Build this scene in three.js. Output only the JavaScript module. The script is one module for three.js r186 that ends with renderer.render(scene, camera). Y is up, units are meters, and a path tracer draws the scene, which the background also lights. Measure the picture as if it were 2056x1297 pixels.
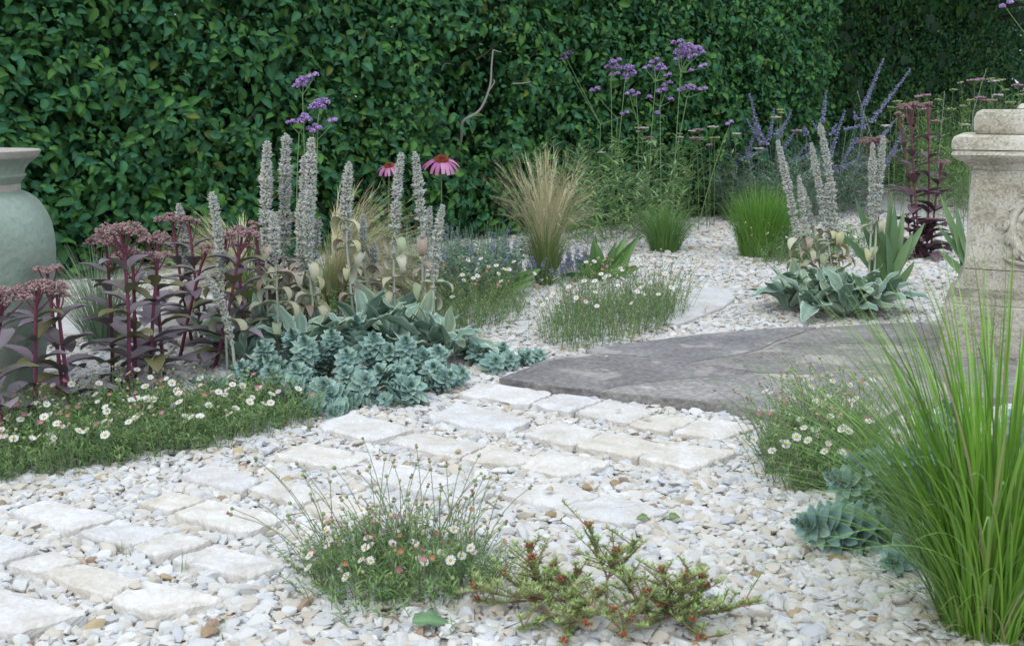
import * as THREE from 'three';
import { toCreasedNormals, mergeVertices } from 'three/addons/utils/BufferGeometryUtils.js';
import { createNoise2D, createNoise3D } from 'simplex-noise';

// ---------------------------------------------------------------- camera, sky, sun, exposure
const W = 2056, H = 1297, F = 2200, EYE = 0.68, TILT = Math.atan(418 / F);
const scene = new THREE.Scene();
const camera = new THREE.PerspectiveCamera(2 * Math.atan(H / 2 / F) * 180 / Math.PI, W / H, 0.05, 400);
camera.position.set(0, EYE, 0);
camera.rotation.set(-TILT, 0, 0);
camera.focus = 2.7;
camera.userData.fStop = 14;
const SKYW = 128, SKYH = 64, skyData = new Float32Array(SKYW * SKYH * 4);
for (let y = 0; y < SKYH; y++) for (let x = 0; x < SKYW; x++) {
  const e = Math.max(0, Math.sin(((y + 0.5) / SKYH - 0.5) * Math.PI)), l = 0.5 + 0.4 * e, i = (y * SKYW + x) * 4;   // overcast: brightest overhead
  skyData[i] = l * 0.9; skyData[i + 1] = l * 1.0; skyData[i + 2] = l * 1.13; skyData[i + 3] = 1;
}
const skyTex = new THREE.DataTexture(skyData, SKYW, SKYH, THREE.RGBAFormat, THREE.FloatType);
skyTex.mapping = THREE.EquirectangularReflectionMapping; skyTex.magFilter = THREE.LinearFilter; skyTex.needsUpdate = true;
scene.background = skyTex; scene.environment = skyTex;
const sun = new THREE.DirectionalLight(new THREE.Color(1, 0.97, 0.92), 0.6);
sun.name = 'sun'; sun.position.set(-5, 11, 6); sun.castShadow = true; sun.shadow.radius = 60; sun.shadow.mapSize.set(2048, 2048);
Object.assign(sun.shadow.camera, { left: -6, right: 6, top: 6, bottom: -6, near: 0.5, far: 40 });
sun.target.position.set(0, 0, -4.5); scene.add(sun, sun.target);
const renderer = new THREE.WebGLRenderer({ antialias: true });
renderer.toneMapping = THREE.LinearToneMapping; renderer.toneMappingExposure = 1.9; renderer.shadowMap.enabled = true;

// ---------------------------------------------------------------- helpers
const V = (x, y, z) => new THREE.Vector3(x, y, z), UPV = V(0, 1, 0);
function rngOf(seed) { let s = seed | 0; const r = () => { s = (s + 0x6d2b79f5) | 0; let t = Math.imul(s ^ (s >>> 15), 1 | s); t = (t + Math.imul(t ^ (t >>> 7), 61 | t)) ^ t; return ((t ^ (t >>> 14)) >>> 0) / 4294967296; }; r.in = (a, b) => a + (b - a) * r(); r.sym = (a) => (r() * 2 - 1) * a; r.pick = (a) => a[Math.floor(r() * a.length)]; return r; }
const noise2 = createNoise2D(rngOf(11)), noise3 = createNoise3D(rngOf(12));
const CT = Math.cos(TILT), ST = Math.sin(TILT);
function ray(px, py) { const u = (px - W / 2) / F, v = (py - H / 2) / F; return V(u, -ST - v * CT, -(CT - v * ST)); }
const atH = (px, py, h = 0) => { const d = ray(px, py), t = (h - EYE) / d.y; return V(d.x * t, h, d.z * t); };           // where the line of sight meets a height
const gnd = (px, py) => atH(px, py, 0.006);
const atZ = (px, py, z) => { const d = ray(px, py), t = z / d.z; return V(d.x * t, EYE + d.y * t, z); };                  // ... or a distance
const lerp = (a, b, t) => a + (b - a) * t, clamp = (x, a, b) => Math.min(b, Math.max(a, x)), smooth = (a, b, x) => { const t = clamp((x - a) / (b - a), 0, 1); return t * t * (3 - 2 * t); };
const lin = (r, g, b) => new THREE.Color().setRGB(r, g, b);
const hex = (h) => new THREE.Color(h);
const names = new Map();
function numbered(n) { const k = names.get(n) ?? 0; names.set(n, k + 1); return k ? n + '_' + String(k).padStart(3, '0') : n; }
function thing(name, label, category, pos, group) {
  const o = new THREE.Group(); o.name = numbered(name); o.position.copy(pos); o.userData = { label, category }; if (group) o.userData.group = group;
  scene.add(o); o.updateMatrixWorld(true); return o;
}
function setting(name, label, pos = V(0, 0, 0)) { const o = new THREE.Group(); o.name = name; o.position.copy(pos); o.userData = { kind: 'structure', label }; scene.add(o); o.updateMatrixWorld(true); return o; }
function part(name, parent) { const o = new THREE.Group(); o.name = name; parent.add(o); o.updateMatrixWorld(true); return o; }
function shadows(m) { m.castShadow = true; m.receiveShadow = true; return m; }
const inv = new THREE.Matrix4();
function put(name, geo, mat, parent, world) {          // a mesh of its own at a place in the world
  const m = shadows(new THREE.Mesh(geo, mat)); m.name = name; parent.add(m);
  if (world) { m.matrixAutoUpdate = false; m.matrix.copy(inv.copy(parent.matrixWorld).invert().multiply(world)); m.matrixWorld.copy(world); }
  return m;
}
function basis(pos, dir, up, sx, sy = sx, sz = sx) {   // y along dir, z towards up
  const y = dir.clone().normalize(), z = up.clone().addScaledVector(y, -up.dot(y));
  if (z.lengthSq() < 1e-8) z.set(y.y, y.z, y.x).addScaledVector(y, -z.dot(y));
  z.normalize(); const x = y.clone().cross(z);
  return new THREE.Matrix4().makeBasis(x.multiplyScalar(sx), y.multiplyScalar(sy), z.multiplyScalar(sz)).setPosition(pos);
}
const tmp = V(0, 0, 0), tmn = V(0, 0, 0), nm = new THREE.Matrix3();
class Soup {                                           // gathers many small faces into one part
  constructor() { this.p = []; this.n = []; this.c = []; this.i = []; }
  vert(p, n, c) { this.p.push(p.x, p.y, p.z); this.n.push(n.x, n.y, n.z); this.c.push(c.r, c.g, c.b); return this.p.length / 3 - 1; }
  geo(g, m, c) {
    const b = this.p.length / 3, P = g.attributes.position, N = g.attributes.normal, C = g.attributes.color; nm.getNormalMatrix(m);
    for (let k = 0; k < P.count; k++) {
      tmp.fromBufferAttribute(P, k).applyMatrix4(m); tmn.fromBufferAttribute(N, k).applyMatrix3(nm).normalize();
      this.p.push(tmp.x, tmp.y, tmp.z); this.n.push(tmn.x, tmn.y, tmn.z);
      if (C) this.c.push(c.r * C.getX(k), c.g * C.getY(k), c.b * C.getZ(k)); else this.c.push(c.r, c.g, c.b);
    }
    if (g.index) for (const k of g.index.array) this.i.push(b + k); else for (let k = 0; k < P.count; k++) this.i.push(b + k);
  }
  tube(pts, r0, r1, c, sides = 5, c1 = c) {
    let u = V(0, 0, 0), w = V(0, 0, 0), d = V(0, 0, 0), b = this.p.length / 3; const q = V(0, 0, 0), nn = V(0, 0, 0), cc = new THREE.Color();
    for (let k = 0; k < pts.length; k++) {
      d.subVectors(pts[Math.min(k + 1, pts.length - 1)], pts[Math.max(k - 1, 0)]).normalize();
      if (!k) u.set(0, 0, 1).addScaledVector(d, -d.z); else u.addScaledVector(d, -u.dot(d));
      if (u.lengthSq() < 1e-6) u.set(1, 0, 0).addScaledVector(d, -d.x);
      u.normalize(); w.crossVectors(d, u);
      const t = k / (pts.length - 1), r = lerp(r0, r1, t); cc.copy(c).lerp(c1, t);
      for (let s = 0; s < sides; s++) { const a = s / sides * 2 * Math.PI; nn.copy(u).multiplyScalar(Math.cos(a)).addScaledVector(w, Math.sin(a)); q.copy(pts[k]).addScaledVector(nn, r); this.vert(q, nn, cc); }
    }
    for (let k = 0; k < pts.length - 1; k++) for (let s = 0; s < sides; s++) { const a = b + k * sides + s, e = b + k * sides + (s + 1) % sides; this.i.push(a, e, a + sides, e, e + sides, a + sides); }
  }
  kite(p, dir, up, L, Wd, c, at = 0.45, fold = 0.2) {  // a small leaf: two folded faces
    const y = dir, x = tmp.crossVectors(dir, up).normalize().clone(), n = x.clone().cross(y).normalize();
    const m = p.clone().addScaledVector(y, L * at), e = p.clone().addScaledVector(y, L).addScaledVector(n, -L * 0.08);
    const l = m.clone().addScaledVector(x, -Wd / 2).addScaledVector(n, Wd * fold), r = m.clone().addScaledVector(x, Wd / 2).addScaledVector(n, Wd * fold);
    const nl = n.clone().addScaledVector(x, 0.3), nr = n.clone().addScaledVector(x, -0.3);
    const a = this.vert(p, n, c), b = this.vert(l, nl, c), d = this.vert(e, n, c), f = this.vert(r, nr, c); this.i.push(a, d, b, a, f, d);
  }
  ribbon(pts, w, side, c0, c1) {                       // a blade of grass: folded strip, w(t) its width
    const b = this.p.length / 3, d = V(0, 0, 0), x = V(0, 0, 0), n = V(0, 0, 0), q = V(0, 0, 0), cc = new THREE.Color(), K = pts.length - 1;
    for (let k = 0; k <= K; k++) {
      d.subVectors(pts[Math.min(k + 1, K)], pts[Math.max(k - 1, 0)]).normalize(); x.copy(side).addScaledVector(d, -side.dot(d)).normalize(); n.crossVectors(x, d);
      const t = k / K, ww = w(t) / 2; cc.copy(c0).lerp(c1, t);
      q.copy(pts[k]).addScaledVector(x, -ww).addScaledVector(n, ww * 0.35); this.vert(q, n.clone().addScaledVector(x, 0.35), cc);
      this.vert(pts[k], n, cc);
      q.copy(pts[k]).addScaledVector(x, ww).addScaledVector(n, ww * 0.35); this.vert(q, n.clone().addScaledVector(x, -0.35), cc);
    }
    for (let k = 0; k < K; k++) for (let s = 0; s < 2; s++) { const a = b + k * 3 + s; this.i.push(a, a + 1, a + 3, a + 1, a + 4, a + 3); }
  }
  make() {
    const g = new THREE.BufferGeometry();
    g.setAttribute('position', new THREE.Float32BufferAttribute(this.p, 3)); g.setAttribute('normal', new THREE.Float32BufferAttribute(this.n, 3)); g.setAttribute('color', new THREE.Float32BufferAttribute(this.c, 3));
    const p = this.p, n = this.n, I = this.i;                // turn each face to the side its normals show
    for (let k = 0; k < I.length; k += 3) { const a = I[k] * 3, b = I[k + 1] * 3, c = I[k + 2] * 3, ux = p[b] - p[a], uy = p[b + 1] - p[a + 1], uz = p[b + 2] - p[a + 2], vx = p[c] - p[a], vy = p[c + 1] - p[a + 1], vz = p[c + 2] - p[a + 2]; if ((uy * vz - uz * vy) * (n[a] + n[b] + n[c]) + (uz * vx - ux * vz) * (n[a + 1] + n[b + 1] + n[c + 1]) + (ux * vy - uy * vx) * (n[a + 2] + n[b + 2] + n[c + 2]) < 0) { const t = I[k + 1]; I[k + 1] = I[k + 2]; I[k + 2] = t; } }
    g.setIndex(I); return g;
  }
  build(name, mat, parent, kind) {
    if (!this.p.length) return null;
    const g = this.make(); g.applyMatrix4(inv.copy(parent.matrixWorld).invert());
    const m = shadows(new THREE.Mesh(g, mat)); m.name = name; if (kind) m.userData.kind = kind; parent.add(m); m.updateMatrixWorld(true); return m;
  }
}
const arc = (a, b, mid, n = 6) => { const o = []; for (let k = 0; k <= n; k++) { const t = k / n, s = 1 - t; o.push(V(s * s * a.x + 2 * s * t * mid.x + t * t * b.x, s * s * a.y + 2 * s * t * mid.y + t * t * b.y, s * s * a.z + 2 * s * t * mid.z + t * t * b.z)); } return o; };
const along = (pts, t) => { const f = clamp(t, 0, 1) * (pts.length - 1), k = Math.min(Math.floor(f), pts.length - 2); return pts[k].clone().lerp(pts[k + 1], f - k); };
const slope = (pts, t) => { const k = Math.min(Math.floor(clamp(t, 0, 0.999) * (pts.length - 1)), pts.length - 2); return pts[k + 1].clone().sub(pts[k]).normalize(); };
// a leaf of unit length: y along it, z its upper side
function leafGeo({ w = 0.45, prof, n = 6, m = 2, bend = 0.5, fold = 0.25, wave = 0, waves = 3, edge = null, mid = null, seed = 0, twist = 0, teeth = 0 }) {
  const p = [], c = [], idx = []; let y = 0, z = 0, a = bend * -0.25;
  for (let i = 0; i <= n; i++) {
    const t = i / n; if (i) { a += bend * 1.25 / n; y += Math.cos(a) / n; z -= Math.sin(a) / n; }
    const hw = w * prof(t) / 2 * (1 + (teeth ? teeth * ((i % 2) - 0.5) : 0));
    for (let j = -m; j <= m; j++) {
      const s = j / m, lift = Math.abs(s) * hw * Math.sin(fold) * 1.3 + wave * Math.sin(t * Math.PI * waves + seed + (s > 0 ? 1.7 : 0)) * s * s, tw = twist * t;
      const x = s * hw * Math.cos(fold), xx = x * Math.cos(tw), zz = x * Math.sin(tw);
      p.push(xx, y + lift * Math.sin(a), z + lift * Math.cos(a) + zz);
      const e = edge && Math.abs(j) === m ? edge : mid && j === 0 ? mid : [1, 1, 1]; c.push(...e);
    }
  }
  const k = 2 * m + 1;
  for (let i = 0; i < n; i++) for (let j = 0; j < 2 * m; j++) { const q = i * k + j; idx.push(q, q + 1, q + k, q + 1, q + k + 1, q + k); }
  const g = new THREE.BufferGeometry(); g.setAttribute('position', new THREE.Float32BufferAttribute(p, 3)); g.setAttribute('color', new THREE.Float32BufferAttribute(c, 3)); g.setIndex(idx); g.computeVertexNormals(); return g;
}
const oval = (t) => Math.pow(Math.sin(Math.PI * Math.pow(clamp(t, 0.012, 0.992), 0.85)), 0.75);
const ovate = (t) => Math.pow(Math.sin(Math.PI * Math.pow(clamp(t, 0.01, 0.995), 0.66)), 0.8) * (1 - 0.3 * smooth(0.72, 1, t));
const obovate = (t) => 0.1 + 0.9 * Math.pow(Math.sin(Math.PI * Math.pow(clamp(t, 0, 0.99), 1.45)), 0.8) * (t > 0.97 ? 0.35 : 1);
const lance = (t) => 0.16 * (1 - t) + Math.pow(Math.sin(Math.PI * Math.pow(clamp(t, 0.005, 0.995), 0.9)), 0.9);
function mat(o = {}) { const { trans, ...r } = o, M = trans ? new THREE.MeshPhysicalMaterial({ roughness: 0.75, vertexColors: true, side: THREE.DoubleSide, transmission: trans, thickness: 0, ...r }) : new THREE.MeshStandardMaterial({ roughness: 0.75, vertexColors: true, side: THREE.DoubleSide, ...r }); return M; }
const inside = (poly, x, z) => { let s = false; for (let i = 0, j = poly.length - 1; i < poly.length; j = i++) { const a = poly[i], b = poly[j]; if ((a.z > z) !== (b.z > z) && x < (b.x - a.x) * (z - a.z) / (b.z - a.z) + a.x) s = !s; } return s; };
function scatter(poly, r) { let x0 = 1e9, x1 = -1e9, z0 = 1e9, z1 = -1e9; for (const p of poly) { x0 = Math.min(x0, p.x); x1 = Math.max(x1, p.x); z0 = Math.min(z0, p.z); z1 = Math.max(z1, p.z); } for (let k = 0; k < 200; k++) { const x = r.in(x0, x1), z = r.in(z0, z1); if (inside(poly, x, z)) return V(x, 0.005, z); } return poly[0].clone(); }
const mid = (pts) => pts.reduce((a, p) => a.add(p), V(0, 0, 0)).multiplyScalar(1 / pts.length);
const vary = (c, r, a = 0.15) => { const k = 1 + r.sym(a); return lin(c.r * k * (1 + r.sym(a * 0.35)), c.g * k, c.b * k * (1 + r.sym(a * 0.45))); };

// textures: tiling noise for stone grain and weathering
function tile(size, fn, srgb = false) {
  const d = new Uint8Array(size * size * 4);
  for (let y = 0; y < size; y++) for (let x = 0; x < size; x++) { const v = fn(x / size, y / size), i = (y * size + x) * 4; for (let c = 0; c < 3; c++) d[i + c] = clamp(Math.round(255 * (v.length ? v[c] : v)), 0, 255); d[i + 3] = 255; }
  const t = new THREE.DataTexture(d, size, size); t.wrapS = t.wrapT = THREE.RepeatWrapping; t.magFilter = THREE.LinearFilter; t.minFilter = THREE.LinearMipmapLinearFilter; t.generateMipmaps = true; if (srgb) t.colorSpace = THREE.SRGBColorSpace; t.needsUpdate = true; return t;
}
const hash = (x, y, o) => { let h = Math.imul(x + 17, 374761393) ^ Math.imul(y + 31, 668265263) ^ Math.imul(Math.round(o * 97), 1442695041); h = Math.imul(h ^ (h >>> 13), 1274126177); h = Math.imul(h ^ (h >>> 15), 2246822519); return ((h ^ (h >>> 16)) >>> 0) / 2147483648 - 1; };
const ring = (u, v, f, o) => { f = Math.round(f); const x = u * f, y = v * f, i = Math.floor(x), j = Math.floor(y), a = x - i, b = y - j, s = a * a * (3 - 2 * a), t = b * b * (3 - 2 * b), i0 = i % f, i1 = (i + 1) % f, j0 = j % f, j1 = (j + 1) % f; return lerp(lerp(hash(i0, j0, o), hash(i1, j0, o), s), lerp(hash(i0, j1, o), hash(i1, j1, o), s), t); };
const fbm = (u, v, f, o, k = 4) => { let s = 0, a = 0.5; for (let q = 0; q < k; q++) { s += a * ring(u, v, f, o + q * 7.3); f *= 2.1; a *= 0.5; } return s; };
const T = {
  grain: tile(512, (u, v) => 0.5 + 0.45 * fbm(u, v, 40, 3, 4) + 0.18 * fbm(u, v, 7, 5, 3)),
  sand: tile(512, (u, v) => { const a = fbm(u, v, 8, 21, 5), b = fbm(u, v, 60, 23, 3), k = 0.945 + 0.08 * a + 0.07 * b; return [k, k * (0.985 + 0.02 * a), k * (0.965 + 0.05 * a)]; }, true),
  flag: tile(1024, (u, v) => { const a = fbm(u, v, 5, 31, 5), b = fbm(u, v, 90, 33, 3), c = fbm(u, v, 6, 36, 5), w = smooth(0.3, 0.48, c + 0.35 * a), k = 0.545 + 0.12 * a + 0.14 * b; return [lerp(k, 0.78 + 0.08 * b, w * 0.5), lerp(k * 0.99, 0.755 + 0.08 * b, w * 0.5), lerp(k * 1.0, 0.74 + 0.08 * b, w * 0.5)]; }, true),
  lichen: tile(1024, (u, v) => {
    const a = fbm(u, v, 6, 41, 5), b = fbm(u, v, 70, 43, 3), c = fbm(u, v, 120, 47, 3), d = fbm(u, v, 90, 49, 3);
    let r = 0.77 + 0.12 * a + 0.07 * b, g = 0.75 + 0.12 * a + 0.07 * b, bl = 0.69 + 0.13 * a + 0.07 * b; const w = smooth(0.14, 0.3, c + 0.3 * a) * 0.8, k = smooth(0.16, 0.34, d - 0.35 * a) * 0.8;
    r = lerp(lerp(r, 0.86, w), 0.5, k * 0.55); g = lerp(lerp(g, 0.86, w), 0.48, k * 0.55); bl = lerp(lerp(bl, 0.83, w), 0.44, k * 0.55); return [r, g, bl];
  }, true),
  verdigris: tile(1024, (u, v) => { const a = fbm(u, v, 4, 51, 5), b = fbm(u, v, 50, 53, 3), c = fbm(u, v, 110, 57, 3), s = smooth(0.22, 0.4, c + 0.2 * a), k = 1 + 0.2 * a + 0.05 * b; return [lerp(0.59 * k, 0.4, s * 0.14) + Math.max(0, -a) * 0.08, lerp(0.655 * k, 0.44, s * 0.14), lerp(0.6 * k, 0.41, s * 0.14)]; }, true),
  ground: tile(512, (u, v) => { const a = fbm(u, v, 30, 61, 4), b = fbm(u, v, 5, 63, 3), k = 0.84 + 0.16 * a + 0.06 * b; return [k, k * 0.985, k * 0.95]; }, true),
};
const rep = (t, k) => { const c = t.clone(); c.repeat.set(k, k); c.needsUpdate = true; return c; };
function planarUV(g, s = 1) {                            // metres, seen along the axis each face looks down
  const P = g.attributes.position, N = g.attributes.normal, uv = [];
  for (let k = 0; k < P.count; k++) {
    const t = g.index ? k : k - k % 3, q = g.index ? 1 : 3; let nx = 0, ny = 0, nz = 0; for (let e = 0; e < q; e++) { nx += N.getX(t + e); ny += N.getY(t + e); nz += N.getZ(t + e); }
    nx = Math.abs(nx); ny = Math.abs(ny); nz = Math.abs(nz); const x = P.getX(k), y = P.getY(k), z = P.getZ(k); if (ny >= nx && ny >= nz) uv.push(x * s, z * s); else if (nx > nz) uv.push(z * s, y * s); else uv.push(x * s, y * s);
  }
  g.setAttribute('uv', new THREE.Float32BufferAttribute(uv, 2)); return g;
}

// ---------------------------------------------------------------- ground
const M = {};
const ground = put('ground', planarUV(new THREE.PlaneGeometry(300, 300).rotateX(-Math.PI / 2)), new THREE.MeshStandardMaterial({ color: lin(0.07, 0.09, 0.035), roughness: 1 }), scene);
ground.position.y = -0.012; ground.userData = { kind: 'structure', label: 'earth below the garden' };
const bed = setting('gravel_bed', 'bed of pale limestone gravel');
const sheet = put('gravel_base', planarUV(new THREE.PlaneGeometry(16, 14).rotateX(-Math.PI / 2).translate(1.5, 0, -5.5)), new THREE.MeshStandardMaterial({ color: lin(0.8, 0.8, 0.8), map: rep(T.ground, 2.2), roughness: 1, bumpMap: rep(T.grain, 2.2), bumpScale: 0.01 }), bed);

// stone setts: corners of the worn top faces, left, far, right, near
const SETTS = [
  [17, 1024, 92, 1003, 238, 1034, 136, 1063], [150, 1070, 238, 1041, 344, 1065, 259, 1093], [262, 1094, 344, 1067, 429, 1083, 317, 1116], [272, 1007, 340, 985, 414, 1001, 340, 1026],
  [344, 1031, 414, 1004, 579, 1032, 490, 1067], [340, 1120, 429, 1092, 579, 1134, 487, 1157], [-110, 1108, -20, 1066, 78, 1100, -5, 1128], [7, 1134, 90, 1104, 163, 1127, 75, 1150],
  [78, 1152, 163, 1130, 285, 1160, 215, 1198], [219, 1202, 287, 1164, 453, 1198, 313, 1232], [-160, 1228, 0, 1178, 182, 1226, 20, 1268], [357, 953, 420, 931, 524, 959, 483, 983],
  [490, 978, 552, 955, 680, 990, 600, 1012], [604, 1014, 678, 992, 775, 1018, 690, 1044], [545, 913, 613, 889, 755, 908, 678, 939], [690, 942, 768, 920, 930, 962, 838, 986],
  [842, 988, 932, 962, 998, 984, 915, 1012], [775, 885, 840, 864, 982, 888, 918, 920], [922, 921, 984, 890, 1085, 917, 1034, 934], [1037, 928, 1102, 903, 1232, 929, 1126, 955],
  [632, 853, 700, 826, 832, 860, 745, 884], [855, 836, 925, 810, 1068, 840, 1003, 865], [1050, 869, 1118, 845, 1210, 866, 1150, 893], [1153, 894, 1214, 866, 1345, 889, 1275, 916],
  [1278, 918, 1352, 886, 1482, 903, 1392, 940], [915, 788, 963, 766, 1112, 787, 1058, 811], [1063, 807, 1126, 788, 1211, 801, 1143, 826], [1150, 828, 1215, 803, 1320, 822, 1260, 848],
  [1262, 852, 1330, 826, 1400, 838, 1345, 868], [1348, 868, 1412, 838, 1528, 852, 1452, 878], [1000, 985, 1110, 966, 1212, 992, 1098, 1017], [1102, 1019, 1216, 990, 1347, 1020, 1262, 1053],
];
const blocked = [];
const settMats = [[0.631, 0.618, 0.597], [0.649, 0.643, 0.64], [0.64, 0.611, 0.567], [0.614, 0.614, 0.622], [0.666, 0.653, 0.626]].map((c) => new THREE.MeshStandardMaterial({ color: lin(...c), map: rep(T.sand, 3.1), bumpMap: rep(T.grain, 4.3), bumpScale: 0.0026, roughness: 0.95 }));
const path = setting('sett_path', 'path of weathered pale stone setts laid in gravel', gnd(760, 960));
{
  const r = rngOf(5);
  SETTS.forEach((s, q) => {
    const top = 0.0185 + r.in(-0.002, 0.003), c = [0, 1, 2, 3].map((k) => atH(s[2 * k], s[2 * k + 1], top)), o = mid(c).setY(0);
    blocked.push(c.map((p) => p.clone().lerp(o, -0.02)));
    const N = 26, P = [], I = [], tiltX = r.sym(0.03), tiltZ = r.sym(0.03), seed = q * 3.7, ring0 = [];
    for (let i = 0; i <= N; i++) for (let j = 0; j <= N; j++) {
      let a = i / N * 2 - 1, b = j / N * 2 - 1; a = Math.sign(a) * Math.pow(Math.abs(a), 0.6); b = Math.sign(b) * Math.pow(Math.abs(b), 0.6);   // more rows near the rim
      const e = Math.max(Math.abs(a), Math.abs(b)), corner = 1 - 0.06 * Math.pow(Math.abs(a * b), 8), u = (a * corner + 1) / 2, v = (b * corner + 1) / 2;
      const p = c[0].clone().multiplyScalar((1 - u) * (1 - v)).addScaledVector(c[1], (1 - u) * v).addScaledVector(c[2], u * v).addScaledVector(c[3], u * (1 - v));
      const jag = 0.0022 * noise2(p.x * 16 + seed, p.z * 16) + 0.0005 * noise2(p.x * 70, p.z * 70 + seed), dx = p.x - o.x, dz = p.z - o.z, dl = Math.hypot(dx, dz) || 1;
      p.x += dx / dl * jag * e; p.z += dz / dl * jag * e;
      const rough = 0.0012 * noise2(p.x * 15 + seed, p.z * 15) + 0.0008 * noise2(p.x * 37, p.z * 37 + seed) + 0.0009 * noise2(p.x * 95 + seed, p.z * 80) - 0.003 * smooth(0.2, 0.75, noise2(p.x * 9 - seed, p.z * 17));
      p.y = top + rough + tiltX * dx + tiltZ * dz - 0.003 * Math.pow(smooth(0.92, 1, e), 2);
      P.push(p.x - path.position.x, p.y - path.position.y, p.z - path.position.z);
    }
    for (let i = 0; i < N; i++) for (let j = 0; j < N; j++) { const k = i * (N + 1) + j; I.push(k, k + N + 1, k + 1, k + 1, k + N + 1, k + N + 2); }
    for (let k = 0; k < N; k++) ring0.push(k); for (let k = 0; k < N; k++) ring0.push(k * (N + 1) + N); for (let k = N; k > 0; k--) ring0.push(N * (N + 1) + k); for (let k = N; k > 0; k--) ring0.push(k * (N + 1));
    let last = ring0;
    for (let l = 0; l < 3; l++) {
      const next = ring0.map((k) => { const x = P[3 * k], z = P[3 * k + 2], wx = x + path.position.x, wz = z + path.position.z, f = 1 + [0.007, 0.012, 0.014][l] + 0.003 * noise3(wx * 25, l * 3, wz * 25 + seed); P.push((wx - o.x) * f + o.x - path.position.x, P[3 * k + 1] - [0.004, 0.016, 0.05][l], (wz - o.z) * f + o.z - path.position.z); return P.length / 3 - 1; });
      for (let k = 0; k < last.length; k++) { const e = (k + 1) % last.length; I.push(last[k], last[e], next[k], last[e], next[e], next[k]); }
      last = next;
    }
    const g = new THREE.BufferGeometry(); g.setAttribute('position', new THREE.Float32BufferAttribute(P, 3)); g.setIndex(I); g.computeVertexNormals();
    const uv = []; for (let k = 0; k < P.length; k += 3) uv.push(P[k] + q * 0.37, P[k + 2] + P[k + 1] * 1.3 + q * 0.61); g.setAttribute('uv', new THREE.Float32BufferAttribute(uv, 2));
    put('stone_sett', toCreasedNormals(g, 0.62), settMats[(q * 7 + 1) % 5], path);
  });
}
// grey flagstones round the pedestal: outlines of the tops
const FLAGS = [
  [[1003, 757], [1060, 736], [1105, 724], [1195, 713], [1255, 714], [1390, 727], [1505, 746], [1515, 749], [1400, 756], [1330, 763], [1235, 775], [1205, 783], [1120, 775]],
  [[1206, 785], [1238, 777], [1330, 765], [1402, 758], [1520, 750], [1640, 752], [1790, 768], [1840, 800], [1760, 850], [1640, 850], [1545, 826], [1440, 808], [1330, 797]],
  [[1063, 733], [1112, 716], [1180, 709], [1196, 711], [1105, 722]],
  [[1176, 703], [1210, 695], [1300, 684], [1400, 672], [1500, 663], [1600, 656], [1640, 657], [1560, 684], [1530, 700], [1470, 714], [1390, 725], [1258, 712], [1180, 709]],
  [[1645, 657], [1780, 649], [1905, 645], [1905, 676], [1800, 690], [1690, 688], [1565, 687]],
  [[1394, 727], [1472, 716], [1534, 702], [1562, 689], [1690, 691], [1800, 693], [1860, 702], [1900, 728], [1800, 740], [1690, 742], [1640, 750], [1520, 747]],
  [[1645, 752], [1695, 744], [1802, 742], [1905, 729], [2010, 733], [2200, 740], [2240, 790], [1850, 800], [1794, 766]],
  [[1908, 645], [2000, 640], [2300, 646], [2330, 735], [2200, 738], [2010, 731], [1905, 726], [1864, 702], [1806, 692], [1908, 677]],
];
const FLAGTOP = 0.032;
const flags = setting('flagstone_circle', 'circle of worn grey flagstones round the pedestal', gnd(1500, 740));
{
  const r = rngOf(9), tone = [[0.70, 0.67, 0.65], [0.93, 0.89, 0.83], [0.87, 0.84, 0.80], [0.76, 0.74, 0.72], [0.83, 0.79, 0.74], [0.83, 0.79, 0.73], [0.92, 0.87, 0.81], [0.83, 0.79, 0.74]];
  FLAGS.forEach((f, q) => {
    const pts = f.map(([x, y]) => atH(x, y, FLAGTOP)), o = mid(pts), sh = new THREE.Shape();
    blocked.push(pts);
    const fine = []; pts.forEach((p, k) => { const e = pts[(k + 1) % pts.length], n = Math.max(2, Math.round(p.distanceTo(e) / 0.025)); for (let t = 0; t < n; t++) fine.push(p.clone().lerp(e, t / n)); });
    fine.forEach((p, k) => { const d = p.clone().sub(o).setY(0).normalize(), j = 0.003 * noise2(p.x * 30 + q, p.z * 30) - 0.0055; const x = p.x + d.x * j - o.x, y = -(p.z + d.z * j - o.z); k ? sh.lineTo(x, y) : sh.moveTo(x, y); });
    const g = new THREE.ExtrudeGeometry(sh, { depth: 0.05, bevelEnabled: true, bevelSize: 0.004, bevelThickness: 0.004, bevelSegments: 2 }).rotateX(-Math.PI / 2).translate(o.x - flags.position.x, FLAGTOP - 0.054 - flags.position.y + r.in(-0.001, 0.0015), o.z - flags.position.z);
    planarUV(g); const uv = g.attributes.uv; for (let k = 0; k < uv.count; k++) uv.setXY(k, uv.getX(k) + q * 0.31, uv.getY(k) + q * 0.77);
    put('flagstone', g, new THREE.MeshStandardMaterial({ color: lin(...tone[q]), map: rep(T.flag, 1.25), bumpMap: rep(T.grain, 3), bumpScale: 0.005, roughness: 0.93 }), flags);
  });
  // mortar under the joints
  const sh = new THREE.Shape(); [[1012, 758], [1070, 737], [1185, 712], [1400, 676], [1600, 660], [2000, 644], [2290, 650], [2230, 785], [1840, 798], [1640, 845], [1440, 804], [1210, 781], [1110, 772]].map(([x, y]) => atH(x, y, 0.028)).forEach((p, k) => (k ? sh.lineTo(p.x, -p.z) : sh.moveTo(p.x, -p.z)));
  put('mortar', new THREE.ExtrudeGeometry(sh, { depth: 0.03, bevelEnabled: false }).rotateX(-Math.PI / 2).translate(-flags.position.x, -0.0016 - flags.position.y, -flags.position.z), new THREE.MeshStandardMaterial({ color: lin(0.3, 0.275, 0.255), roughness: 1 }), flags);
}
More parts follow.
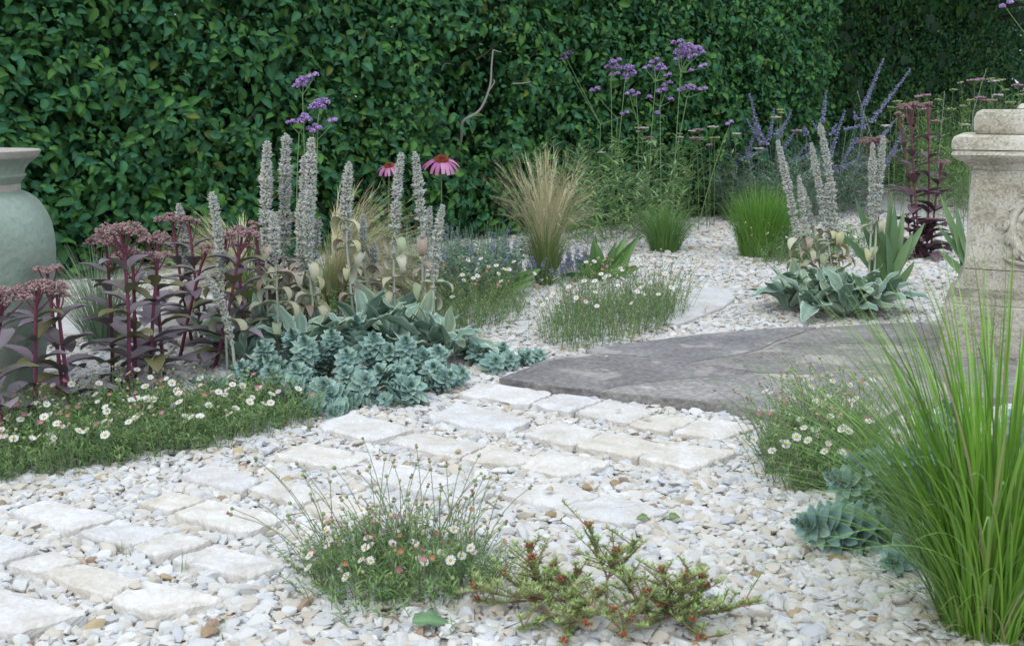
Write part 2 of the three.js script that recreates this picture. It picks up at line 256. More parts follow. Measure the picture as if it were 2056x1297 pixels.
// pale flat stones further back
function flatStone(label, px, tone) {
  const pts = px.map(([x, y]) => atH(x, y, 0.02)), o = mid(pts), sh = new THREE.Shape(); blocked.push(pts);
  pts.forEach((p, k) => (k ? sh.lineTo(p.x - o.x, -(p.z - o.z)) : sh.moveTo(p.x - o.x, -(p.z - o.z))));
  const g = planarUV(new THREE.ExtrudeGeometry(sh, { depth: 0.03, bevelEnabled: true, bevelSize: 0.006, bevelThickness: 0.006, bevelSegments: 2 }).rotateX(-Math.PI / 2).translate(0, -0.036, 0));
  const m = put(numbered('stepping_stone'), g, new THREE.MeshStandardMaterial({ color: lin(...tone), map: rep(T.sand, 2), bumpMap: rep(T.grain, 3), bumpScale: 0.003, roughness: 0.95 }), scene);
  m.position.copy(o); m.userData = { label, category: 'stepping stone', group: 'pale stepping stones' };
}
flatStone('pale grey stepping stone beside the daisies behind the flagstones', [[1340, 645], [1360, 612], [1400, 580], [1440, 573], [1466, 582], [1474, 597], [1455, 612], [1420, 626], [1385, 640], [1360, 650]], [0.6, 0.6, 0.61]);
flatStone('pale grey stepping stone far back below the lavender spikes', [[1690, 420], [1740, 385], [1830, 372], [1890, 380], [1890, 420], [1800, 432]], [0.58, 0.59, 0.6]);
flatStone('pale grey stepping stone behind the burgundy stonecrops', [[90, 640], [150, 612], [300, 590], [460, 580], [520, 600], [420, 640], [260, 665], [130, 668]], [0.6, 0.6, 0.61]);

// gravel: shards of pale stone, the largest in view as stones of their own
{
  const shape = (seed, cuts, det = 2) => {
    const r = rngOf(seed), g = mergeVertices(new THREE.IcosahedronGeometry(1, det).deleteAttribute('uv').deleteAttribute('normal')), P = g.attributes.position, pl = [];
    for (let k = 0; k < cuts; k++) pl.push([V(r.sym(1), r.sym(1), r.sym(1)).normalize(), r.in(0.42, 0.8)]);
    for (let k = 0; k < P.count; k++) { tmp.fromBufferAttribute(P, k); const q = 1 + 0.16 * noise3(tmp.x * 1.3 + seed, tmp.y * 1.3, tmp.z * 1.3); tmp.multiplyScalar(q); for (const [n, d] of pl) { const e = tmp.dot(n) - d; if (e > 0) tmp.addScaledVector(n, -e * 0.93); } P.setXYZ(k, tmp.x, tmp.y, tmp.z); }
    g.computeVertexNormals(); return toCreasedNormals(g, 0.7);
  };
  const shapes = [shape(3, 7), shape(17, 9), shape(29, 6), shape(41, 11), shape(53, 8)];
  const r = rngOf(77), list = shapes.map(() => []);
  const tones = [[0.539, 0.524, 0.497], [0.562, 0.554, 0.531], [0.501, 0.497, 0.485], [0.539, 0.512, 0.462], [0.485, 0.439, 0.37], [0.477, 0.485, 0.501], [0.593, 0.585, 0.566], [0.52, 0.48, 0.42]], odd = [[0.308, 0.216, 0.131], [0.262, 0.2, 0.146], [0.385, 0.308, 0.216], [0.293, 0.277, 0.262], [0.323, 0.223, 0.169], [0.424, 0.354, 0.262], [0.42, 0.33, 0.2]];
  const hedgeZ = (x) => -4.3 - (x + 2) * 0.914, all = [];
  const isBlocked = (x, z) => blocked.some((b) => inside(b, x, z));
  const R = new THREE.Matrix4(), S = new THREE.Matrix4(), A = new THREE.Matrix4(), e = new THREE.Euler(), col = new THREE.Color();
  const cell = 0.5;
  for (let z = -1.0; z > -10; z -= cell) for (let x = -4; x < 6; x += cell) {
    const cz = z - cell / 2, cx = x + cell / 2, half = -cz * 0.48 + 0.6; if (Math.abs(cx) > half || cz < hedgeZ(cx) - 0.1) continue;
    const d = -cz, den = d < 2.1 ? 15000 : d < 3.1 ? 11000 : d < 4.1 ? 8000 : d < 5.6 ? 5200 : 3000, n = Math.round(den * cell * cell);
    for (let k = 0; k < n; k++) {
      const px = x + r() * cell, pz = z - r() * cell; if (isBlocked(px, pz)) continue;
      const big = Math.pow(r(), 2.3), L = lerp(0.0055, 0.02, big) * (d > 5.6 ? 1.4 : d > 4.1 ? 1.15 : 1), b = L * r.in(0.55, 0.9), h = L * r.in(0.28, 0.6);
      e.set(r.sym(0.3), r() * 6.28, r.sym(0.3)); R.makeRotationFromEuler(e); S.makeScale(L, h, b); e.set(r() * 6.28, r() * 6.28, r() * 6.28); A.makeRotationFromEuler(e);
      const m = new THREE.Matrix4().multiplyMatrices(R, S).multiply(A).setPosition(px, r.in(0.0015, 0.0065) + h * 0.25, pz);
      const t = r() < 0.034 ? r.pick(odd) : r.pick(tones), f = r.in(0.9, 1.06);
      const near = -pz > 1.3 && -pz < 2.5 && Math.abs(px) < -pz * 0.45;
      all.push({ m, c: [t[0] * f, t[1] * f, t[2] * f], s: near ? L * b / (pz * pz) * (0.6 + m.elements[13] * 30) : 0, k: Math.floor(r() * shapes.length) });
    }
  }
  // a few stones lying on the setts and the flags
  for (let [x, y, L, t, hh] of [[920, 905, 0.012, odd[6], 0.034], [1103, 981, 0.014, odd[5], 0.04], [268, 1176, 0.014, tones[4], 0.036], [1218, 716, 0.012, tones[0], 0.056], [708, 906, 0.01, tones[7], 0.034], [1240, 822, 0.012, tones[1], 0.034], [1300, 838, 0.013, tones[4], 0.034], [655, 884, 0.01, odd[4], 0.02], [1180, 980, 0.02, odd[0], 0.024], [1252, 963, 0.016, odd[1], 0.022], [420, 1268, 0.02, odd[0], 0.02], [190, 1258, 0.021, odd[6], 0.018]]) {
    const p = atH(x, y, hh * 0.74); L *= 0.8; e.set(0, r() * 6, 0); all.push({ m: new THREE.Matrix4().makeRotationFromEuler(e).multiply(S.makeScale(L, L * 0.55, L * 0.7)).setPosition(p), c: t, s: 9, k: Math.floor(r() * 5) });
  }
  all.sort((a, b) => b.s - a.s);
  const loose = part('pebbles', bed); loose.userData.kind = 'stuff';
  const pebbleMats = new Map();
  all.forEach((q, k) => {
    if (k < 300) {
      const key = q.c.map((x) => Math.round(x * 25)).join(); if (!pebbleMats.has(key)) pebbleMats.set(key, new THREE.MeshStandardMaterial({ color: lin(...q.c), roughness: 0.88 }));
      put('pebble', shapes[q.k], pebbleMats.get(key), bed, q.m);
    } else list[q.k].push(q);
  });
  const pm = new THREE.MeshStandardMaterial({ color: 0xffffff, roughness: 0.88 });
  list.forEach((l, k) => { const im = shadows(new THREE.InstancedMesh(shapes[k], pm, l.length)); im.name = 'pebbles'; l.forEach((q, j) => { im.setMatrixAt(j, q.m); im.setColorAt(j, col.setRGB(...q.c)); }); loose.add(im); });
  console.log('pebbles', all.length);
}

// ---------------------------------------------------------------- hedge
{
  const r = rngOf(101), A = V(-2.0, 0, -4.3), u = V(0.738, 0, -0.675), n = V(0.675, 0, 0.738);
  const hedge = thing('hornbeam_hedge', 'tall clipped green leafy hedge across the back of the garden', 'hedge', A.clone().addScaledVector(u, 3));
  const leaf = [0, 1, 2].map((k) => leafGeo({ w: 0.58, prof: ovate, n: 9, m: 2, bend: 0.3 + 0.35 * k, fold: 0.26 + 0.08 * k, wave: 0.02, seed: k * 2, waves: 7, mid: [1.25, 1.25, 1.2], teeth: 0.07, twist: 0.25 * (k - 1) }));
  const hm = mat({ trans: 0.25, roughness: 0.6, specularIntensity: 0.55 });
  const recess = (s) => 0.7 * smooth(5.8, 6.9, s), gap = (s, y) => Math.hypot((s - 2.5) / 0.26, (y - 0.8) / 0.33) < 1 ? 1 : 0;
  const all = [], mids = [lin(0.033, 0.128, 0.033), lin(0.049, 0.164, 0.035), lin(0.032, 0.131, 0.054), lin(0.074, 0.198, 0.033), lin(0.036, 0.147, 0.064)];
  const add = (s, y, d, big) => {
    const w = 0.075 * noise2(s * 2.1, y * 2.6) + 0.04 * noise2(s * 6, y * 7 + 3);
    const pos = A.clone().addScaledVector(u, s).addScaledVector(n, w - d - recess(s)); pos.y = y;
    const nor = n.clone().multiplyScalar(r.in(0.35, 1)).addScaledVector(UPV, r.in(0.1, 0.9)).addScaledVector(u, r.sym(0.6)), dir = u.clone().multiplyScalar(r.sym(1)).addScaledVector(UPV, r.in(-1.0, 0.25)).addScaledVector(n, r.in(0, 0.6));
    const L = lerp(0.022, 0.066, Math.pow(r(), 1.3)) * (big ? 1.8 : 1) * (r() < 0.1 ? 1.3 : 1), c = vary(!big && s > 0.7 && r() < 0.012 ? lin(0.13, 0.17, 0.03) : r.pick(mids), r, 0.25);
    all.push({ m: basis(pos, dir, nor, L, L, L), c, s: d < 0.06 && s > 0.3 && s < 7 && y < 1.1 + s * 0.07 ? L / -pos.z * (1 - d * 5) : 0 });
  };
  for (let k = 0; k < 104000; k++) {
    const s = r.in(-1.1, 10.5), y = r.in(0.03, 1.75), d = Math.pow(r(), 1.4) * 0.42, g = noise2(s * 3.1 + 9, y * 4.3);
    if (gap(s, y) && d < 0.22 && r() < 0.93) continue;
    if (d < 0.1 && g < -0.62 && r() < 0.8) continue;
    if (s > 6 && r() < 0.6) continue;
    add(s, y, d, false);
  }
  for (let k = 0; k < 9000; k++) add(r.in(-1.2, 10.5), r.in(1.7, 2.6), r() * 0.6, true);
  for (let k = 0; k < 46000; k++) add(r.in(-1.8, 13), r.in(0.02, 2.1), r.in(0.42, 1.25), true);
  for (let k = 0; k < 24000; k++) { const s = r.in(-2.5, 14), p = A.clone().addScaledVector(u, s).addScaledVector(n, -r.in(1.2, 2.0) - recess(s)); p.y = r.in(0.02, 2.4); all.push({ m: basis(p, V(r.sym(1), r.in(-1, 0.2), r.sym(1)), n.clone().add(V(r.sym(0.5), r.sym(0.5), r.sym(0.5))), r.in(0.13, 0.2)), c: vary(r.pick(mids), r, 0.25), s: 0 }); }
  all.sort((a, b) => b.s - a.s);
  const lists = leaf.map(() => []), palette = new Map();
  all.forEach((q, k) => {
    if (k < 300) { const key = [q.c.r, q.c.g, q.c.b].map((x) => Math.round(x * 120)).join(); if (!palette.has(key)) palette.set(key, mat({ trans: 0.25, roughness: 0.6, specularIntensity: 0.55, color: q.c })); put('leaf', leaf[k % 3], palette.get(key), hedge, q.m); } else lists[k % 3].push(q);
  });
  const fol = part('foliage', hedge); fol.userData.kind = 'stuff'; const back = inv.copy(hedge.matrixWorld).invert().clone();
  lists.forEach((l, k) => { const im = shadows(new THREE.InstancedMesh(leaf[k], hm, l.length)); im.name = 'foliage'; const m = new THREE.Matrix4(); l.forEach((q, j) => { im.setMatrixAt(j, m.multiplyMatrices(back, q.m)); im.setColorAt(j, q.c); }); fol.add(im); });
  // twigs and stems inside
  const tw = new Soup(), bark = lin(0.085, 0.075, 0.055);
  for (let k = 0; k < 420; k++) {
    const s = r.in(-1, 9), y = r.in(0.05, 1.8), p = A.clone().addScaledVector(u, s).addScaledVector(n, -r.in(0.12, 0.45) - recess(s)); p.y = y;
    const q = p.clone().addScaledVector(u, r.sym(0.25)).addScaledVector(n, r.in(0.02, 0.2)); q.y += r.in(0, 0.35); tw.tube(arc(p, q, p.clone().lerp(q, 0.5).add(V(r.sym(0.05), r.sym(0.05), r.sym(0.05))), 4), r.in(0.003, 0.006), 0.0015, bark, 4);
  }
  for (let s = -1; s < 10; s += 0.35) { const p = A.clone().addScaledVector(u, s + r.sym(0.08)).addScaledVector(n, -0.4 - recess(s)); const q = p.clone().addScaledVector(u, r.sym(0.1)); q.y = 2.4; tw.tube([p, p.clone().lerp(q, 0.5).addScaledVector(n, r.sym(0.04)), q], 0.022, 0.012, bark, 6); }
  tw.build('branches', mat({ roughness: 0.95 }), hedge);
  // the bare grey branch in the gap
  const b = new Soup(), zb = -5.9, pt = (x, y, dz = 0) => atZ(x, y, zb + dz), gc = lin(0.27, 0.25, 0.23), line = (l, a, c) => b.tube(new THREE.CatmullRomCurve3(l).getPoints(l.length * 4), a, c, gc, 6);
  line([pt(990, 100), pt(987, 130), pt(985, 165), pt(980, 185), pt(967, 215), pt(955, 228), pt(930, 243), pt(926, 275, -0.05), pt(915, 330, -0.2)], 0.0045, 0.009);
  line([pt(990, 100), pt(1000, 103), pt(1007, 105)], 0.003, 0.0015); line([pt(980, 185), pt(993, 163), pt(990, 160)], 0.004, 0.002); line([pt(955, 228), pt(940, 240), pt(945, 255)], 0.004, 0.002); line([pt(1030, 168, -0.05), pt(1050, 167, -0.02), pt(1066, 164)], 0.004, 0.003); line([pt(886, 140), pt(893, 128), pt(905, 128)], 0.003, 0.0015);
  b.build('bare_branch', mat({ roughness: 0.9 }), hedge).userData.label = 'bare grey branch in a gap of the leaves';
}
// tree beyond the hedge at the far end
{
  const r = rngOf(131), base = atZ(1908, 330, -12.3).setY(0), t = thing('shade_tree', 'dark tree trunk with broad leaves behind the far end of the hedge', 'tree', base);
  const s = new Soup(); s.tube([0, 0.7, 1.6, 2.6, 3.8].map((y) => base.clone().add(V(0.06 * Math.sin(y * 2), y, 0))), 0.1, 0.07, lin(0.05, 0.04, 0.03), 10);
  for (let k = 0; k < 9; k++) { const p = base.clone().add(V(0, r.in(1.3, 3.2), 0)), q = p.clone().add(V(r.sym(1.5), r.in(0.1, 0.8), r.in(-0.6, 1.6))); s.tube(arc(p, q, p.clone().lerp(q, 0.5).add(V(0, 0.25, 0)), 5), 0.035, 0.008, lin(0.06, 0.05, 0.035), 6); }
  s.build('trunk', mat({ roughness: 0.95 }), t);
  const g = leafGeo({ w: 0.75, prof: ovate, n: 6, m: 2, bend: 0.5, fold: 0.2 }), l = [];
  for (let k = 0; k < 9000; k++) { const a = r() * 6.28, q = Math.sqrt(r()) * 3, p = base.clone().add(V(Math.cos(a) * q * 1.1 - 0.2, 2.35 + r() * 2.4 * (1 - q * 0.2), Math.sin(a) * q + 1.7)); l.push([basis(p, V(r.sym(1), r.in(-1, 0.1), r.sym(1)), V(r.sym(0.5), 1, r.sym(0.5)), r.in(0.12, 0.2)), vary(lin(0.035, 0.085, 0.025), r, 0.25)]); }
  for (let k = 0; k < 40; k++) { const p = atZ(r.in(1690, 2056), r.in(0, 230), r.in(-9.9, -9.2)); l.push([basis(p, V(r.sym(0.8), -1, r.sym(0.4)), V(r.sym(0.5), 0.9, 1), r.in(0.07, 0.11)), vary(lin(0.03, 0.06, 0.035), r, 0.25)]); }
  const im = shadows(new THREE.InstancedMesh(g, mat({ trans: 0.2, roughness: 0.8, specularIntensity: 0.4 }), l.length)); im.name = 'crown'; im.userData.kind = 'stuff'; const bk = inv.copy(t.matrixWorld).invert().clone(), m = new THREE.Matrix4(); l.forEach((q, j) => { im.setMatrixAt(j, m.multiplyMatrices(bk, q[0])); im.setColorAt(j, q[1]); }); t.add(im);
}

// ---------------------------------------------------------------- urn and pedestal
{
  const zU = gnd(-35, 800).z, o = atZ(-35, 800, zU).setY(0), m = (px) => Math.abs(atZ(px, 500, zU).x - o.x), yy = (py) => atZ(0, py, zU).y;
  const urn = thing('garden_urn', 'large urn with a green weathered glaze and flared rim', 'urn', o);
  const lathe = (list) => { const g = new THREE.LatheGeometry(list.map(([x, y]) => new THREE.Vector2(Math.max(0.001, m(x)), yy(y))), 72); const uv = g.attributes.uv, P = g.attributes.position; for (let k = 0; k < uv.count; k++) uv.setXY(k, uv.getX(k) * 1.2, P.getY(k)); return g; };
  const gl = new THREE.MeshStandardMaterial({ color: lin(0.74, 0.74, 0.74), map: rep(T.verdigris, 1.6), bumpMap: rep(T.grain, 2), bumpScale: 0.002, roughness: 0.62, side: THREE.DoubleSide }), clay = new THREE.MeshStandardMaterial({ color: lin(0.4, 0.375, 0.345), map: rep(T.sand, 2), bumpMap: rep(T.grain, 2), bumpScale: 0.002, roughness: 0.85, side: THREE.DoubleSide });
  const curve = (pts) => new THREE.SplineCurve(pts.map((p) => new THREE.Vector2(...p))).getPoints(40).map((v) => [v.x, v.y]);
  put('body', lathe(curve([[42, 800], [52, 770], [66, 705], [82, 630], [95, 545], [98, 490], [92, 445], [76, 410], [58, 392], [39, 383]])), gl, urn);
  put('foot', lathe([[-35, 812], [30, 812], [38, 808], [42, 801], [41, 799]]), clay, urn);
  put('neck_band', lathe([[40.5, 384], [41, 381], [41, 371], [40, 370]]), clay, urn);
  put('collar', lathe([[40, 370], [51, 356], [54, 352], [50, 349.5], ...curve([[50, 349], [53, 340], [62, 328], [77, 317]])]), gl, urn);
  put('rim', lathe([[72, 318], [76, 317.5], [84, 304], [83.5, 301.5], [80, 300.5], [52, 300.5], [44, 306], [38, 330], [30, 370]]), clay, urn);
}
{
  const zf = atH(1980, 722, FLAGTOP).z, cx = 2078, k = -F / (zf / (CT)) , o = atZ(cx, 722, zf).setY(FLAGTOP), turn = -0.42, ped = thing('stone_pedestal', 'weathered square stone pedestal with carved wreath and stepped cap', 'pedestal', o);
  ped.rotation.y = turn; ped.updateMatrixWorld(true);
  const yy = (py, z = zf) => atZ(cx, py, z).y - FLAGTOP, hw = (px, py = 500) => { const d = ray(px, py), q = d.x / -d.z; return (o.x + q * zf) / (Math.cos(turn) - q * Math.sin(turn)); }, D = hw(1940);
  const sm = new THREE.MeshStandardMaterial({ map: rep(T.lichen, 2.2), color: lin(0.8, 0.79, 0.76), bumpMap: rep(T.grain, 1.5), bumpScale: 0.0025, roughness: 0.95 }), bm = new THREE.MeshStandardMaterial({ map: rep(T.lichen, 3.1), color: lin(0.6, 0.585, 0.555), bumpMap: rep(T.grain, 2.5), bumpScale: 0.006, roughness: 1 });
  const square = (prof) => {       // a square moulding: half width and height round four sides with worn corners
    const P = [], I = [], N = 4 * 12, cr = 0.012;
    prof.forEach(([w, y]) => { for (let q = 0; q < 4; q++) for (let t = 0; t < 12; t++) { const a = q * Math.PI / 2, s = t < 7 ? lerp(-1, 1, t / 6) : null, ca = Math.cos(a), sa = Math.sin(a); let x, z; if (s !== null) { x = w; z = s * (w - cr); } else { const b = (t - 6) / 6 * Math.PI / 2; x = w - cr + Math.cos(b) * cr; z = w - cr + Math.sin(b) * cr; } const jx = 0.0015 * noise3(x * 25, y * 25, z * 25 + q); P.push((x + jx) * ca - z * sa, y + 0.001 * noise3(z * 20 + q, y * 9, 3), (x + jx) * sa + z * ca - D); } });
    for (let l = 0; l < prof.length - 1; l++) for (let t = 0; t < N; t++) { const a = l * N + t, b = l * N + (t + 1) % N; I.push(a, a + N, b, b, a + N, b + N); }
    const top = P.length / 3; P.push(0, prof[prof.length - 1][1], -D); const f = (prof.length - 1) * N; for (let t = 0; t < N; t++) I.push(f + t, top, f + (t + 1) % N);
    let g = new THREE.BufferGeometry(); g.setAttribute('position', new THREE.Float32BufferAttribute(P, 3)); g.setIndex(I); g = toCreasedNormals(g, 0.6); return planarUV(g);
  };
  const w0 = hw(1903), wd = hw(1940), wc = hw(1899), wu = hw(1938);
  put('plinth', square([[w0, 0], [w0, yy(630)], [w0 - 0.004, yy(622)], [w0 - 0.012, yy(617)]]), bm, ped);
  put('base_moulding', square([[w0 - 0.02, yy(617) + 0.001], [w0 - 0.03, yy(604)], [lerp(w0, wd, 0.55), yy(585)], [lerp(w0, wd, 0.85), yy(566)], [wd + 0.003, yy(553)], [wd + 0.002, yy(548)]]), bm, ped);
  put('die', square([[wd, yy(548) + 0.002], [wd, yy(342)]]), sm, ped);
  put('cornice', square([[wd + 0.003, yy(343)], [wd + 0.008, yy(339)], [wd + 0.01, yy(335)], [lerp(wd, wc, 0.45), yy(327)], [lerp(wd, wc, 0.8), yy(321)], [wc - 0.004, yy(317)], [wc + 0.001, yy(312)], [wc - 0.002, yy(305)], [wc - 0.006, yy(303)], [wc + 0.001, yy(301)], [wc + 0.002, yy(285)], [wc - 0.003, yy(275)], [wc - 0.016, yy(271)]]), sm, ped);
  put('cap_block', square([[wu - 0.006, yy(271) + 0.002], [wu, yy(262)], [wu + 0.002, yy(240)], [wu - 0.003, yy(225)], [wu - 0.016, yy(219)]]), sm, ped);
  put('cap_top', square([[hw(2020), yy(219) + 0.002], [hw(2022), yy(212)], [hw(2028), yy(207)]]), sm, ped);
  // wreath in relief on the front
  const s = new Soup(), r = rngOf(151), cy = (yy(380) + yy(528)) / 2, RR = (yy(380) - yy(528)) / 2 - 0.008, c = lin(1, 1, 1), g = leafGeo({ w: 0.5, prof: oval, n: 4, m: 1, bend: 0.7, fold: 0.35 }), ring = [];
  for (let k = 0; k <= 48; k++) { const a = k / 48 * 2 * Math.PI; ring.push(V(Math.cos(a) * RR * 0.92, cy + Math.sin(a) * RR, 0.008)); }
  const W0 = ped.matrixWorld, world = (v) => v.applyMatrix4(W0); s.tube(ring.map((p) => world(p.clone())), 0.014, 0.014, c, 8);
  for (let k = 0; k < 110; k++) { const a = r() * 6.28, q = r.sym(0.016), p = V(Math.cos(a) * (RR * 0.92 + q), cy + Math.sin(a) * (RR + q), 0.013 + r() * 0.006); s.geo(g, basis(world(p), V(-Math.sin(a) + Math.cos(a) * q * 30, Math.cos(a) + Math.sin(a) * q * 30, 0.25).applyAxisAngle(UPV, turn), V(r.sym(0.3), r.sym(0.3), 1).applyAxisAngle(UPV, turn), 0.03), c); }
  for (const q of [-1, 1]) s.tube(arc(world(V(0, yy(527), 0.012)), world(V(q * RR * 1.05, yy(522), 0.006)), world(V(q * RR * 0.6, yy(536), 0.014)), 8), 0.009, 0.005, c, 6);
  const wm = s.make().applyMatrix4(inv.copy(W0).invert()); planarUV(wm); wm.deleteAttribute('color'); put('wreath', wm, sm, ped);
}
console.log('structure done');

// ---------------------------------------------------------------- plants
const bead = new THREE.IcosahedronGeometry(1, 0), octa = mergeVertices(new THREE.OctahedronGeometry(1, 0).deleteAttribute('uv').deleteAttribute('normal')); octa.computeVertexNormals();
const beadS = mergeVertices(new THREE.IcosahedronGeometry(1, 0).deleteAttribute('uv').deleteAttribute('normal')); beadS.computeVertexNormals();
const G = {
  sedum: [0, 1, 2, 3].map((k) => leafGeo({ w: 0.5, prof: (t) => 0.16 * (1 - t) + 0.95 * Math.pow(Math.sin(Math.PI * Math.pow(clamp(t, 0, 0.99), 1.15)), 0.75), n: 8, m: 2, bend: 0.35 + 0.2 * k, fold: 0.3, wave: 0.012, seed: k, waves: 4, mid: [1.1, 0.95, 1] })),
  lamb: [0, 1, 2, 3, 4, 5].map((k) => leafGeo({ w: 0.31 + 0.015 * k, prof: (t) => 0.2 * (1 - t) + 0.95 * Math.pow(Math.sin(Math.PI * Math.pow(clamp(t, 0, 0.985), 1.1)), 0.62), n: 10, m: 3, bend: [0.1, 0.5, 0.9, 0.3, 1.2, 0.7][k], fold: 0.28, wave: 0.03, waves: 4 + (k % 3), seed: k * 1.9, edge: [2.2, 1.9, 1.95], mid: [1.25, 1.18, 1.15], twist: [0, 0.3, -0.3, 0.5, 0, -0.4][k] })),
  dry: [0, 1, 2].map((k) => leafGeo({ w: 0.45, prof: oval, n: 8, m: 2, bend: 1.3 + 0.7 * k, fold: 0.5, wave: 0.05, seed: k * 2 })),
  spurge: [0, 1, 2].map((k) => leafGeo({ w: 0.56, prof: (t) => 0.22 * (1 - t) + (t > 0.96 ? 0.12 : Math.pow(Math.sin(Math.PI * Math.pow(clamp(t, 0.01, 0.985), 1.05)), 0.7)), n: 6, m: 3, bend: [-0.35, -0.1, 0.15][k], fold: 0.3, edge: [1.9, 1.55, 1.4], mid: [1.2, 1.12, 1.08] })),
  iris: [0, 1, 2].map((k) => leafGeo({ w: 0.085, prof: (t) => clamp(1.05 - Math.pow(t, 4), 0.02, 1), n: 9, m: 2, bend: 0.1 + 0.15 * k, fold: 0.2, twist: 0.25 * (k - 1) })),
  lance: [0, 1, 2].map((k) => leafGeo({ w: 0.2, prof: lance, n: 8, m: 2, bend: 0.4 + 0.35 * k, fold: 0.35, wave: 0.01, seed: k, mid: [1.3, 1.2, 1.2] })),
  petal: leafGeo({ w: 0.26, prof: (t) => 0.45 + 0.55 * Math.sin(Math.PI * clamp(t, 0, 0.86) * 0.9), n: 5, m: 1, bend: 0.9, fold: 0.25 }),
  broad: leafGeo({ w: 0.5, prof: ovate, n: 12, m: 2, bend: 0.7, fold: 0.3, wave: 0.04, waves: 5, teeth: 0.2, mid: [1.5, 1.4, 1.4] }),
};
function daisyGeo(cup, n = 20, wd = 0.2) {
  const s = new Soup(), c = lin(1, 1, 1);
  for (let k = 0; k < n; k++) { const a = k / n * 6.283 + (k % 3) * 0.06, d = V(Math.cos(a) * Math.cos(cup), Math.sin(cup) + (k % 2) * 0.04, Math.sin(a) * Math.cos(cup)), x = V(-Math.sin(a), 0, Math.cos(a)), nn = x.clone().cross(d); const p0 = d.clone().multiplyScalar(0.18), p1 = d.clone().multiplyScalar(0.92 + 0.08 * (k % 4) / 3), p2 = p1.clone().multiplyScalar(1.05); const A = s.vert(p0.clone().addScaledVector(x, -wd * 0.25), nn, c), B = s.vert(p0.clone().addScaledVector(x, wd * 0.25), nn, c), C = s.vert(p1.clone().addScaledVector(x, wd * 0.5), nn, c), D = s.vert(p1.clone().addScaledVector(x, -wd * 0.5), nn, c), E = s.vert(p2, nn, c); s.i.push(A, C, B, A, D, C, D, E, C); }
  return s.make();
}
const domeGeo = new THREE.SphereGeometry(1, 10, 5, 0, 6.284, 0, 1.6);
const DAISY = { open: daisyGeo(0.12), half: daisyGeo(0.6, 18), shut: daisyGeo(1.15, 14, 0.24) };
const PM = { white: mat({ color: lin(0.655, 0.655, 0.647), roughness: 0.8 }), blush: mat({ color: lin(0.608, 0.484, 0.515), roughness: 0.8 }), pink: mat({ color: lin(0.406, 0.133, 0.218), roughness: 0.8 }), rust: mat({ color: lin(0.39, 0.156, 0.101), roughness: 0.8 }), yellow: new THREE.MeshStandardMaterial({ color: lin(0.515, 0.328, 0.031), roughness: 0.85 }), dull: new THREE.MeshStandardMaterial({ color: lin(0.351, 0.281, 0.078), roughness: 0.9 }) };
const green = mat({ trans: 0.25, roughness: 0.7 }), matte = mat({ roughness: 0.9 }), felt = mat({ roughness: 1 }), waxy = mat({ roughness: 0.55 });

